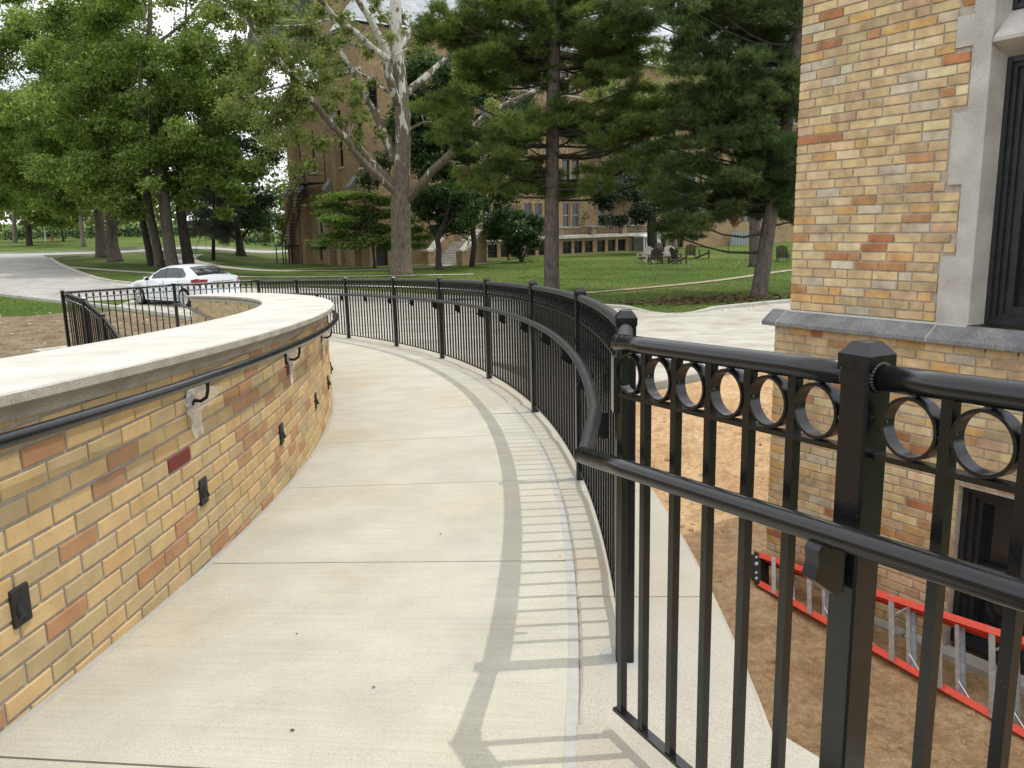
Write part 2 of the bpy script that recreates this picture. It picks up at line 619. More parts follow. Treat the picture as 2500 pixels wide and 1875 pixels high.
def build_ramp():
    r = bpy.data.objects.new('ramp', None); COL.objects.link(r); ORG['ramp'] = (0, 0, 0); structure(r)
    arc_slab('ramp_base', MAT['dark_base'], r, 16.4, 18.9, -16, AEND, lambda a: zr(a) - .014, 1.7, .8)
    js = [-16.0, -11.0, -6.64]
    a = -2.0
    while a < 41:
        js.append(a); a += 4.02
    js.append(44.2); js.append(AEND)
    for i in range(len(js) - 1):
        arc_slab('ramp_slab', MAT['ramp'], r, RW + .014, RJ - .007, js[i], js[i + 1], zr, .10, .7, .0065 if js[i] > -6 else .009, .004)
    arc_slab('wall_joint_sealant', MAT['seal'], r, RW - .004, RW + .020, -16, 44, lambda a: zr(a) + .001, .05, .7, 0, .002)
    arc_slab('kerb_joint_sealant', MAT['seal'], r, RJ - .014, RJ + .020, -6.62, AEND, lambda a: zr(a) - .0015, .05, .7, 0, .001)
    ks = [-5.80, -3.1]
    a = 1.25
    while a < 46:
        ks.append(a); a += 4.3
    ks.append(AEND)
    for i in range(len(ks) - 1):
        arc_slab('kerb_slab', MAT['curb'], r, RJ + .013, RO, ks[i], ks[i + 1], lambda a: zr(a) + .002, 1.9, .7, .006, .018)
    # the band goes straight beside the near railing
    e0 = pol(RO, -5.8); j0 = pol(RJ + .013, -5.8)
    ed = np.array([.508, -.861, 0])
    kink = pol(RJ + .004, -6.62); ndv = np.array([ND[0], ND[1], 0])
    def zk(s):
        return zr(-5.8) + .002 + .046 * s
    def slab(P):
        mb = MB(); n = len(P)
        mb.add(P + [(p[0], p[1], p[2] - 1.9) for p in P], [tuple(range(n))] + [(i, n + i, n + (i + 1) % n, (i + 1) % n) for i in range(n)])
        mb.build('kerb_slab', MAT['curb'], r)
    def xyz(p, s):
        return (p[0], p[1], zk(s))
    slab([xyz(j0 + ed * .006, 0), xyz(e0 + ed * .006, 0), xyz(e0 + ed * 1.5, 1.5), xyz(kink + ndv * 1.45, 1.5), xyz(kink + np.array([.012, 0, 0]), .13)])
    slab([xyz(kink + ndv * 1.456, 1.51), xyz(e0 + ed * 1.506, 1.51), xyz(e0 + ed * 3.2, 3.2), xyz(kink + ndv * 3.1, 3.2)])
    mb = MB()
    nn = np.array([.9039, .4276, 0]) * .011
    a_ = np.array(xyz(kink, .13)) + UPZ * .0025; b_ = np.array(xyz(kink + ndv * 3.1, 3.2)) + UPZ * .0025
    mb.quad(a_ - nn, a_ + nn, b_ + nn, b_ - nn)
    mb.build('kerb_joint_sealant', MAT['seal'], r)
    mb = MB()
    lz = zr(-6.64) - .004
    mb.add([(*pol(RW, -16)[:2], lz + .2), (*pol(RW, -6.66)[:2], lz), (*pol(RJ, -6.66)[:2], lz), (kink[0] + ndv[0] * 3.1, kink[1] + ndv[1] * 3.1, lz + .14), (-1, -1.2, lz + .2)], [(0, 1, 2, 3, 4)])
    mb.build('landing_base', MAT['dark_base'], r)
    # turning landing and the inner walk that comes back behind the wall
    arc_slab('landing_slab', MAT['curb'], r, 14.72, 17.2, 39.8, 49.6, lambda a: max(zi(a), -.716) if a > 45 else zi(a), 1.2, .6)
    arc_slab('landing_kerb', MAT['curb'], r, 14.72, 19.31, AEND + .02, 50.2, lambda a: -.714, 1.2, .4)
    arc_slab('inner_walk', MAT['ramp'], r, 14.9, 16.62, 10.0, 39.78, zi, 1.0, .8)
    return r
def zi(a):
    pts = [(10, -1.62), (30, -1.45), (35.3, -1.32), (39.8, -1.02), (43.84, -.80), (47.9, -.716), (60, -.716)]
    for (x0, z0), (x1, z1) in zip(pts, pts[1:]):
        if a <= x1:
            return z0 + (z1 - z0) * (a - x0) / (x1 - x0)
    return -.716
RAMP = build_ramp()

# ------------------------------------------------------------------ brick pieces
def brick_piece(L, H, D=.03, ch=.0036):
    mb = MB()
    x, z = L / 2, H / 2
    fr = [(-x + ch, 0, -z + ch), (x - ch, 0, -z + ch), (x - ch, 0, z - ch), (-x + ch, 0, z - ch)]
    md = [(-x, -ch, -z), (x, -ch, -z), (x, -ch, z), (-x, -ch, z)]
    bk = [(-x, -D, -z), (x, -D, -z), (x, -D, z), (-x, -D, z)]
    mb.add(fr + md + bk, [(0, 1, 2, 3)] + [(i, (i + 1) % 4, 4 + (i + 1) % 4, 4 + i) for i in range(4)] + [(4 + i, 4 + (i + 1) % 4, 8 + (i + 1) % 4, 8 + i) for i in range(4)])
    return mb
BR_M = brick_piece(1.0, 1.0, .03, .0).mesh('brick', MAT['brick'])     # unit, replaced below by true sizes
def brick_mesh(L, H, m='brick'):
    return brick_piece(L, H).mesh('brick', MAT[m])

def vary(c, v=.055, h=.02):
    k = 1 + random.uniform(-v, v)
    return tuple(max(.01, min(.95, x * k * (1 + random.uniform(-h, h)))) for x in c)
NEW_PAL = [((.535, .375, .185), 24), ((.465, .345, .185), 32), ((.56, .39, .195), 15), ((.43, .32, .175), 12), ((.50, .335, .155), 7), ((.41, .225, .115), 12), ((.385, .22, .12), 5)]
OLD_PAL = [((.57, .415, .225), 24), ((.51, .375, .21), 22), ((.61, .47, .28), 15), ((.55, .34, .14), 10), ((.46, .335, .19), 15), ((.44, .235, .105), 7), ((.51, .435, .32), 8), ((.49, .325, .20), 6), ((.37, .16, .075), 3)]
def pick(pal):
    t = random.uniform(0, sum(w for _, w in pal))
    for c, w in pal:
        t -= w
        if t <= 0:
            return vary(c)
    return vary(pal[0][0])

def build_wall():
    w = thing('brick_wall', pol(RW, 0, zr(0)), 'new curved tan brick guard wall with pale stone coping along the walk', 'wall')
    RI = 16.62; AE = 39.6; A_ = -13.0
    COPB = .852
    # mortar body
    mb = MB()
    aa = np.linspace(A_, AE, 90)
    fr = [(pol(0, a, zr(a)), rad(a), np.array([0, 0, 1.0])) for a in aa]
    mb.sweep(fr, [(RI + .004, -1.3), (RW - .007, -1.3), (RW - .007, COPB + .01), (RI + .004, COPB + .01)])
    mb.build('mortar_body', MAT['mortar'], w)
    # bricks in level courses, cut by the sloping walk and the coping
    L, H, CO = .193, .0575, .0677
    meL = brick_mesh(L, H)
    big = MB(); big.col = []
    cand = []
    z0 = -1.75
    for ci in range(60):
        zc = z0 + ci * CO
        off = (ci % 2) * .1015 + random.uniform(-.004, .004)
        s = math.radians(A_) * RW + off
        while s < math.radians(AE) * RW - .1:
            a = math.degrees(s / RW)
            lo = zr(a) - .03; hi = zr(a) + COPB + .02
            if lo < zc + H / 2 and zc - H / 2 < hi:
                cand.append((s, zc, a))
            s += .203
    red = {(-.72, .488), (1.02, .66)}
    def col_at(s, z):
        for rs, rz in red:
            if abs(s - rs) < .10 and abs(z - rz) < .034:
                return (.17, .042, .03)
        return pick(NEW_PAL)
    inview = [c for c in cand if -9.0 < c[2] < 21]
    inview.sort(key=lambda c: np.linalg.norm(pol(RW, c[2], c[1]) - np.array([0, 0, CH])) + (30 if c[2] < -7.6 else 0))
    near = set(id(c) for c in inview[:296])
    for c in cand:
        s, zc, a = c
        p = pol(RW + random.uniform(-.0012, .0012), a, zc)
        cl = col_at(s, zc - zr(a))
        if id(c) in near:
            inst('brick', meL, w, p, 0, (random.uniform(.98, 1.006), 1, random.uniform(.97, 1.015)), cl, rot=(random.uniform(-.008, .008), random.uniform(-.005, .005), math.radians(a - 90) + random.uniform(-.006, .006)))
        else:
            add_brick(big, p, rad(a), -tan_(a), L, H, cl)
    # inner face
    for ci in range(60):
        zc = z0 + ci * CO
        s = (ci % 2) * .1
        while s < math.radians(AE) * RI - .1:
            a = math.degrees(s / RI)
            if zi(a) - .05 < zc < zr(a) + COPB and a > 8:
                hd = random.random() < .12
                add_brick(big, pol(RI, a, zc), -rad(a), tan_(a), .093 if hd else L, H, vary((.26, .15, .075)) if hd else pick(NEW_PAL[:4]))
                s += .103 if hd else .203
            else:
                s += .203
    # end face of the wall
    for ci in range(60):
        zc = z0 + ci * CO
        if -1.2 < zc < zr(AE) + COPB:
            for k in range(3):
                R = RI + .1 + k * .19
                add_brick(big, pol(R, AE, zc) + tan_(AE) * .004, tan_(AE), -rad(AE), .18, H, pick(NEW_PAL))
    o = big.build('brick', MAT['brick_stuff'], w); o['kind'] = 'stuff'
    # coping stones
    prof = [(RW + .062, .942), (RW + .066, .936), (RW + .066, .908), (RW + .060, .903), (RW + .040, .893), (RW + .022, .880), (RW + .013, .868), (RW + .013, COPB), (RI - .008, COPB),
            (RI - .008, .868), (RI - .018, .882), (RI - .034, .896), (RI - .052, .906), (RI - .052, .932), (RI - .046, .938)]
    js = [A_, -7.2, -3.4, .25, 3.95, 7.65, 11.35, 15.05, 18.75, 22.5, 26.2, 29.9, 33.6, AE + .12]
    for a0, a1 in zip(js, js[1:]):
        mb = MB()
        g = .006
        aa = np.linspace(a0 + g, a1 - g, 9)
        mb.sweep([(pol(0, a, zr(a)), rad(a), np.array([0, 0, 1.0])) for a in aa], prof)
        o = mb.build('coping_stone', MAT['limestone'], w)
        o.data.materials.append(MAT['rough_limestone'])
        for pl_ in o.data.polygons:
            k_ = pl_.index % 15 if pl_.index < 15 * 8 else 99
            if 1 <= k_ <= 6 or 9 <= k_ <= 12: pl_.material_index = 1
    mb = MB()
    for a in js[1:-1]:
        g = .0065
        pr = [(r - .0015 if r > 17 else r + .0015, z - .0012) for r, z in prof]
        mb.sweep([(pol(0, b, zr(b)), rad(b), np.array([0, 0, 1.0])) for b in (a - g, a + g)], pr)
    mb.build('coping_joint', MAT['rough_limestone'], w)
    return w

def add_brick(mb, p, nrm, ax, L, H, col, D=.03):
    n0 = len(mb.v)
    ch = .003
    x, z = L / 2, H / 2
    loc = [(-x + ch, 0, -z + ch), (x - ch, 0, -z + ch), (x - ch, 0, z - ch), (-x + ch, 0, z - ch), (-x, -ch, -z), (x, -ch, -z), (x, -ch, z), (-x, -ch, z), (-x, -D, -z), (x, -D, -z), (x, -D, z), (-x, -D, z)]
    up = np.array([0, 0, 1.0])
    mb.add([p + ax * a + nrm * b + up * c for a, b, c in loc], [(0, 1, 2, 3)] + [(i, (i + 1) % 4, 4 + (i + 1) % 4, 4 + i) for i in range(4)] + [(4 + i, 4 + (i + 1) % 4, 8 + (i + 1) % 4, 8 + i) for i in range(4)])
    mb.col.extend([(col[0], col[1], col[2], 1)] * 12)
WALL = build_wall()

# ------------------------------------------------------------------ wall handrail, brackets, bags, step lights
def rail_pt(a, dz=.822, R=RW + .085):
    return pol(R, a, zr(a) + dz)
def build_wall_rail():
    t = thing('wall_handrail', rail_pt(0), 'black round handrail bracketed to the curved brick wall', 'handrail')
    mb = MB(); mb.tube([rail_pt(a) for a in np.linspace(-9.5, 38.5, 110)], .0215, 14)
    mb.build('rail', MAT['steel'], t, smooth=True)
    for a in BRK:
        mb = MB()
        c = pol(RW, a, zr(a) + .728)
        n = rad(a); up = np.array([0, 0, 1.0])
        mb.lathe(c, [(.036, 0), (.036, .006), (.026, .016), (.012, .022)], 14, n, up)
        mb.tube([c + n * .018, c + n * .05 - up * .004, c + n * .075 + up * .012, c + n * .084 + up * .045, c + n * .085 + up * .075], .0075, 8)
        mb.box(c + n * .085 + up * .078, (.06, .022, .008), tan_(a), n, up)
        mb.build('bracket', MAT['iron'], t, smooth=40)
    return t
BRK = [-2.09, 2.92, 8.15, 13.2, 18.2, 23.2]
build_wall_rail()
def inner_rail():
    pts = [(-5.93, 14.68, .126), (-5.25, 13.86, .027), (-4.62, 12.95, -.06), (-3.75, 11.4, -.19)]
    P = []
    for (x, y, z) in pts:
        a = math.degrees(math.atan2(y - CY, x - CX)); P.append(pol(16.53, a, z))
    P = [P[0] + np.array([-.22, .10, -.02])] + P
    t = thing('wall_handrail', P[1], 'black handrail sloping down the hidden inner side of the curved brick wall', 'handrail')
    mb = MB(); mb.tube(P, .021, 10); mb.build('rail', MAT['steel'], t, smooth=True)
    for x, y, z in ((-5.1, 13.66, -.115), (-4.0, 11.9, -.3)):
        a = math.degrees(math.atan2(y - CY, x - CX))
        c = pol(16.615, a, z); n = -rad(a); up = np.array([0, 0, 1.0])
        mb = MB(); mb.lathe(c, [(.036, 0), (.036, .006), (.02, .018)], 12, n, up)
        mb.tube([c + n * .015, c + n * .07, c + n * .082 + up * .05, c + n * .083 + up * .10], .008, 6)
        mb.build('bracket', MAT['iron'], t)
inner_rail()

def bag_mat():
    m, nt, b = new_mat('clear_plastic_film', .25, .5)
    b.inputs['Base Color'].default_value = (.88, .88, .86, 1)
    v = pos(nt)
    nt.links.new(ramp(nt, noise(nt, v, 38, 3), [(.35, .30), (.7, .44)]), b.inputs['Alpha'])
    return m
MAT['film'] = bag_mat()
BAGLAB = ['torn clear plastic wrap on the nearest wall bracket', 'crumpled clear plastic wrap on the second wall bracket', 'clear plastic wrap on the third wall bracket near the bend', 'small clear plastic wrap on the wall bracket past the bend']
for i, (a, lab) in enumerate(zip(BRK[:4], BAGLAB)):
    mb = MB()
    c = pol(RW, a, zr(a) + .728)
    n = rad(a); tg = tan_(a); up = np.array([0, 0, 1.0])
    rs = random.Random(50 + i)
    nu, nv = 9, 11
    outl = [(.02, .035), (-.01, .045), (-.03, .075), (-.038, .115), (-.03, .10), (-.03, .06), (-.02, .04), (-.012, .035), (-.014, .038), (-.012, .04), (-.008, .045)] if i % 2 == 0 else [(.0, .05), (-.02, .07), (-.02, .11), (-.02, .10), (-.01, .08), (0, .07), (0, .055), (.005, .045), (.005, .035), (.008, .03), (.01, .022)]
    vs = []
    for j in range(nv):
        z = .075 - .235 * j / (nv - 1)
        u0, u1 = outl[j]
        for k in range(nu):
            f = k / (nu - 1)
            u = (u0 + (u1 - u0) * f) * 2.1 + rs.uniform(-.004, .004)
            d = .010 + .045 * max(0, 1 - abs(z - .02) / .09) * f + rs.uniform(0, .012)
            vs.append(c + tg * u + n * d + up * (z + rs.uniform(-.006, .006)))
    mb.add(vs, [(j * nu + k, j * nu + k + 1, j * nu + nu + k + 1, j * nu + nu + k) for j in range(nv - 1) for k in range(nu - 1)])
    o = mb.build('plastic_wrap', MAT['film']); tag(o, lab, 'plastic wrap', 'plastic wraps left on the brackets')

LITS = [-5.87, -1.95, 2.06, 5.97, 9.42, 12.9, 16.4]
LITLAB = ['black step light low on the brick wall, nearest the camera', 'black step light below the nearest wall bracket', 'third black step light along the brick wall', 'black step light seen edge-on before the wall bends away', 'edge-on black step light at the outline of the wall bend', 'topmost black step light, a sliver on the wall bend', 'black step light hidden past the wall bend']
for a, lab in zip(LITS[:6], LITLAB):
    c = pol(RW, a, zr(a) + .322 if a < 8 else zr(a) + .315)
    n = rad(a); tg = tan_(a); up = np.array([0, 0, 1.0])
    t = thing('step_light', c, lab, 'step light', 'step lights set in the brick wall')
    mb = MB(); mb.box(c + n * .004, (.073, .012, .114), tg, n, up, .003)
    mb.build('plate', MAT['blackplastic'], t)
    mb = MB()
    vs = []; N = 8
    for i in range(N + 1):
        an = PI * i / N
        vs.append(c + n * .0105 + tg * .020 * math.cos(an) + up * (-.022 + .052 * math.sin(an)))
    for i in range(N + 1):
        an = PI * i / N
        vs.append(c + n * (.012 + .018 * math.sin(an)) + tg * .021 * math.cos(an) + up * (-.024 + .004 * math.sin(an)))
    mb.add(vs, [(i, i + 1, N + 2 + i, N + 1 + i) for i in range(N)])
    mb.build('hood', MAT['blackplastic'], t, smooth=True)
    mb = MB()
    for q in (.044, -.044):
        mb.lathe(c + n * .0095 + up * q, [(.0032, 0), (.0032, .0016)], 8, n, up)
    mb.build('screw', MAT['iron'], t)
    mb = MB(); mb.box(c + n * .0103 - up * .030, (.036, .003, .006), tg, n, up); mb.build('lens', MAT['glass'], t)

# ------------------------------------------------------------------ railing pieces (shared meshes)
def picket_mesh(h):
    mb = MB(); mb.box((0, 0, h / 2), (.0191, .0191, h)); return mb.mesh('picket', MAT['steel'])
def ring_mesh(near):
    mb = MB(); n = 36 if near else 20
    ro, ri, w = .0500, .0445, .0125
    vs = []
    for k in range(n):
        a = 2 * PI * k / n
        for r, y in ((ro, -w), (ro, w), (ri, w), (ri, -w)):
            vs.append((r * math.cos(a), y, r * math.sin(a)))
    mb.add(vs, [(k * 4 + j, ((k + 1) % n) * 4 + j, ((k + 1) % n) * 4 + (j + 1) % 4, k * 4 + (j + 1) % 4) for k in range(n) for j in range(4)])
    me = mb.mesh('ring', MAT['steel'])
    me.shade_smooth(); me.set_sharp_from_angle(angle=math.radians(40))
    return me
def weld_mesh():
    mb = MB(); rs = random.Random(4)
    for cx_, cz_ in ((.0515, 0), (-.0515, 0), (0, .0515), (0, -.0515)):
        for q in range(3):
            c = (cx_ + rs.uniform(-.003, .003), -.004 + q * .004, cz_ + rs.uniform(-.003, .003))
            mb.lathe((c[0], c[1], c[2] - .004), [(.002, 0), (.0055, .002), (.0055, .006), (.002, .008)], 6)
    return mb.mesh('weld', MAT['weld'])
def post_mesh(h):
    mb = MB(); mb.box((0, 0, h / 2), (.057, .057, h), bev=.004); return mb.mesh('post', MAT['steel'])
def cap_mesh():
    mb = MB()
    a, b = .0312, .028
    R = [(a - .003, -.018), (a, -.016), (a, .006), (a - .004, .011), (.016, .026), (.010, .0275)]
    vs = []
    for r, z in R:
        vs += [(-r, -r, z), (r, -r, z), (r, r, z), (-r, r, z)]
    fs = [(i * 4 + k, i * 4 + (k + 1) % 4, i * 4 + 4 + (k + 1) % 4, i * 4 + 4 + k) for i in range(len(R) - 1) for k in range(4)] + [(20, 21, 22, 23)]
    mb.add(vs, fs)
    me = mb.mesh('cap', MAT['steel']); me.shade_smooth(); me.set_sharp_from_angle(angle=math.radians(25)); return me
def collar_mesh():
    mb = MB(); mb.lathe((0, 0, -.01), [(.083, 0), (.083, .0125), (.079, .0142)], 28); return mb.mesh('grout_collar', MAT['collar'])
PK = picket_mesh(.99); RGN = ring_mesh(True); RGF = ring_mesh(False); WD = weld_mesh(); PO = post_mesh(1.10); CP = cap_mesh(); CO_ = collar_mesh()
H_TOP, H_RING, H_BOT, H_HAND = 1.062, .933, .065, .788

def put_post(root, p, rz, collar=True):
    o = inst('post', PO, root, p, rz)
    c = bpy.data.objects.new('cap', CP); COL.objects.link(c); c.parent = o; c.location = (0, 0, 1.093)
    if collar:
        inst('grout_collar', CO_, root, (p[0], p[1], p[2] + .0005), rz)
    return o
def put_bay(root, path, s0, s1, n, near=False, clear=.034, rails=True, dusty=False, first_ring=True):
    """Pickets and rings of one bay; path(s) -> point on the base, heading angle."""
    a, b = s0 + clear, s1 - clear
    st = (b - a + .0) / (n + 1)
    for k in range(n):
        p, hd = path(a + st * (k + 1))
        inst('picket', PK, root, (p[0], p[1], p[2] + H_BOT), hd)
    for k in range(n + 1):
        p, hd = path(a + st * (k + .5))
        sl = (path(a + st * (k + .6))[0][2] - path(a + st * (k + .4))[0][2]) / (st * .2)
        c = (p[0], p[1], p[2] + (H_TOP - .021 + H_RING + .005) / 2)
        o = inst('ring', RGN if near else RGF, root, c, hd)
        if near:
            w = bpy.data.objects.new('weld', WD); COL.objects.link(w); w.parent = o
    if rails:
        m = max(2, int((s1 - s0) / .12))
        ss = np.linspace(s0 + .03, s1 - .03, m + 1)
        for nm, hh, kind in (('top_rail', H_TOP, 'pipe'), ('ring_rail', H_RING, 'bar'), ('bottom_rail', H_BOT, 'bar')):
            mb = MB()
            if kind == 'pipe':
                mb.tube([path(s)[0] + np.array([0, 0, hh]) for s in ss], .0211, 16 if near else 10)
                o = mb.build(nm, MAT['pipe'] if dusty else MAT['steel'], root, smooth=True)
            else:
                fr = []
                for s in ss:
                    p, hd = path(s)
                    fr.append((p + np.array([0, 0, hh]), (-math.sin(hd), math.cos(hd), 0), (0, 0, 1)))
                mb.sweep(fr, [(-.0127, -.0048), (.0127, -.0048), (.0127, .0048), (-.0127, .0048)])
                mb.build(nm, MAT['steel'], root)
def bracket_mb(p, hd, nin, zrail, out, th=.010):
    """A cut steel plate from the railing out to the handrail above it."""
    mb = MB()
    n = np.array([nin[0], nin[1], 0]); u = np.array([0, 0, 1.0]); t = np.array([math.cos(hd), math.sin(hd), 0])
    pr = [(.012, -.115), (.030, -.118), (.080, -.080), (out + .012, -.055), (out + .016, -.030), (out + .004, -.018), (out - .012, -.020), (out - .014, -.034), (.055, -.052), (.045, -.030), (.012, -.028)]
    fr = [(np.array([p[0], p[1], zrail]) + t * q, n, u) for q in (-th / 2, th / 2)]
    mb.sweep(fr, pr)
    return mb

def build_railing():
    root = thing('ramp_railing', (*pol(RF, A0)[:2], zr(A0)), 'long black steel railing with rings and handrail along the outer edge of the curved walk', 'railing')
    angs = [A0, 1.89, 8.55, 15.1, 21.75, 28.15, 34.72, 41.25, 46.25]
    def path(s):
        a = A0 + math.degrees(s / RF)
        return pol(RF, a, zr(a)), math.radians(a + 90)
    for i, a in enumerate(angs):
        put_post(root, pol(RF, a, zr(a)), math.radians(a))
    for i in range(len(angs) - 1):
        s0 = math.radians(angs[i] - A0) * RF; s1 = math.radians(angs[i + 1] - A0) * RF
        put_bay(root, path, s0, s1, 16 if i < 7 else 12, False, dusty=True)
    # elbow from the corner post to K and the near straight bays
    kz = zn(0)
    mb = MB(); e = pol(RF, A0, zr(A0))
    mb.tube([(e[0] - .005, e[1] - .03, e[2] + H_TOP), (K[0] + .012, K[1] + .06, kz + H_TOP - .003), (K[0], K[1], kz + H_TOP)], .0211, 16)
    mb.build('top_rail', MAT['pipe'], root, smooth=True)
    hd = math.atan2(ND[1], ND[0])
    def npath(s):
        p = K + ND * s
        return np.array([p[0], p[1], zn(s)]), hd
    for nm, hh in (('top_rail', H_TOP),):
        mb = MB(); mb.lathe(npath(-.0)[0] + np.array([0, 0, hh]), [(.0213, -.0213), (.0213, .0213)], 16, (0, 0, 1)); 
        mb = MB()
        P0 = npath(0.0)[0] + np.array([0, 0, hh])
        mb.lathe(P0 - np.array([ND[0], ND[1], 0]) * .018, [(.004, -.004), (.014, -.002), (.020, .006), (.0213, .018)], 18, (ND[0], ND[1], .045), (0, 0, 1))
        mb.build('rail_end', MAT['steel'], root, smooth=60)
    SP = .722
    put_bay(root, npath, -.052, SP, 5, True, clear=.036)
    put_post(root, npath(SP)[0], hd)
    put_bay(root, npath, SP, SP + 1.52, 11, True)
    put_post(root, npath(SP + 1.52)[0], hd)
    # end bar and bracket plate at the corner
    mb = MB(); p = npath(.004)[0]
    mb.box((p[0], p[1], p[2] + .558), (.0191, .0191, .985), (ND[0], ND[1], 0), (-ND[1], ND[0], 0))
    mb.build('end_bar', MAT['steel'], root)
    mb = MB(); mb.box((p[0] - .018, p[1] + .03, p[2] + .955), (.010, .05, .14)); mb.build('end_plate', MAT['steel'], root)
    for s_ in (SP - .031, SP + .031):
        mb = MB(); rs = random.Random(9)
        c = npath(s_)[0] + np.array([0, 0, H_TOP])
        for q in range(26):
            an = 2 * PI * q / 26
            d = np.array([-ND[1], ND[0], 0]) * math.cos(an) * .0225 + np.array([0, 0, 1]) * math.sin(an) * .0225
            mb.lathe(c + d - np.array([0, 0, .004]), [(.0015, 0), (.0042, .0015), (.0042, .0055), (.0015, .007)], 6)
        mb.build('weld', MAT['steel'], root, smooth=True)
    # handrail
    OFF = .088
    def hp(a):
        return pol(RF - OFF, a, zr(a) + H_HAND + .012 + .010 * sm((a - 20) / 15))
    corner = np.array([.177, 1.966, .807])
    pts = [hp(a) for a in np.linspace(45.5, -4.4, 90)]
    pts += [corner + np.array([.010, .035, -.003]), corner]
    mb = MB(); mb.tube(pts, .0211, 14); mb.build('handrail', MAT['pipe'], root, smooth=True)
    hd3 = np.array([.4276, -.9039, .083]); hd3 /= np.linalg.norm(hd3)
    mb = MB(); mb.tube([corner + hd3 * s for s in np.linspace(-.012, 2.3, 12)], .0211, 18); mb.build('handrail', MAT['steel'], root, smooth=True)
    mb = MB(); mb.lathe(corner - hd3 * .024, [(.006, -.002), (.015, .001), (.0205, .008), (.0213, .014)], 18, hd3, np.cross(np.cross(hd3, (0, 0, 1.0)), hd3) / np.linalg.norm(np.cross(hd3, (0, 0, 1.0))))
    mb.build('rail_end', MAT['steel'], root, smooth=60)
    for i in range(len(angs) - 1):
        for f in (0.0, .47):
            a = angs[i] + (angs[i + 1] - angs[i]) * f + (.35 if f else .12)
            if a < -3.5: a = -4.0
            p = pol(RF - .03, a)
            bracket_mb(p, math.radians(a + 90), -rad(a), hp(a)[2], OFF - .03, .016).build('handrail_bracket', MAT['steel'], root)
    for s in (SP,):
        p = K + ND * s + NIN * .026
        zrl = corner[2] + (s - .02) * .083 + .01
        bracket_mb(p, hd, NIN, zrl, .060, .030).build('handrail_bracket', MAT['steel'], root)
    return root
build_railing()

def build_landing_railing():
    A = pol(RF, 46.25, -.72); B = np.array([-6.81, 16.47, -.70]); C = np.array([-8.36, 15.155, -.716])
    root = thing('landing_railing', C, 'black ringed railing closing the far landing in front of the white car', 'railing')
    def seg(P, Q):
        d = Q - P; L = np.linalg.norm(d[:2]); hd = math.atan2(d[1], d[0])
        return (lambda s: (P + d * (s / L), hd)), L
    put_post(root, B, math.atan2((C - B)[1], (C - B)[0]), False)
    put_post(root, C, math.atan2((C - B)[1], (C - B)[0]), True)
    f, L = seg(A, B); put_bay(root, f, 0, L, max(3, round(L / .128) - 1), False)
    f, L = seg(B, C); put_bay(root, f, 0, L, 15, False)
    r2 = thing('inner_railing', C + np.array([.05, -.05, 0]), 'small curved black railing dropping away from the far landing corner', 'railing')
    zt = [(47.6, -.716), (43.84, -.805), (39.8, -1.02), (35.3, -1.33), (33, -1.5)]
    def zb(a):
        for (x0, z0), (x1, z1) in zip(zt, zt[1:]):
            if a >= x1:
                return z0 + (z1 - z0) * (a - x0) / (x1 - x0)
        return -1.5
    def p2(s):
        a = 47.6 - math.degrees(s / 15.17)
        return pol(15.17, a, zb(a)), math.radians(a - 90)
    aa = [47.6, 43.84, 39.8, 35.3]
    for a in aa[1:]:
        put_post(r2, pol(15.17, a, zb(a)), math.radians(a), False)
    for a, b in zip(aa, aa[1:]):
        put_bay(r2, p2, math.radians(47.6 - a) * 15.17, math.radians(47.6 - b) * 15.17, 8, False, dusty=True)
    mb = MB(); mb.tube([pol(15.29, a, zb(a) + .80) for a in np.linspace(43, 34, 14)], .021, 8); mb.build('handrail', MAT['steel'], r2, smooth=True)
build_landing_railing()
# ------------------------------------------------------------------ the near brick building on the right
BA = np.array([2.284, 6.580]); BD = np.array([.53888, -.84239]); BN = np.array([-.84239, -.53888])   # along the face, towards the walk
def bp(s, off, z):
    p = BA + BD * s + BN * off
    return np.array([p[0], p[1], z])
BD3 = np.array([*BD, 0]); BN3 = np.array([*BN, 0]); UP = np.array([0, 0, 1.0])

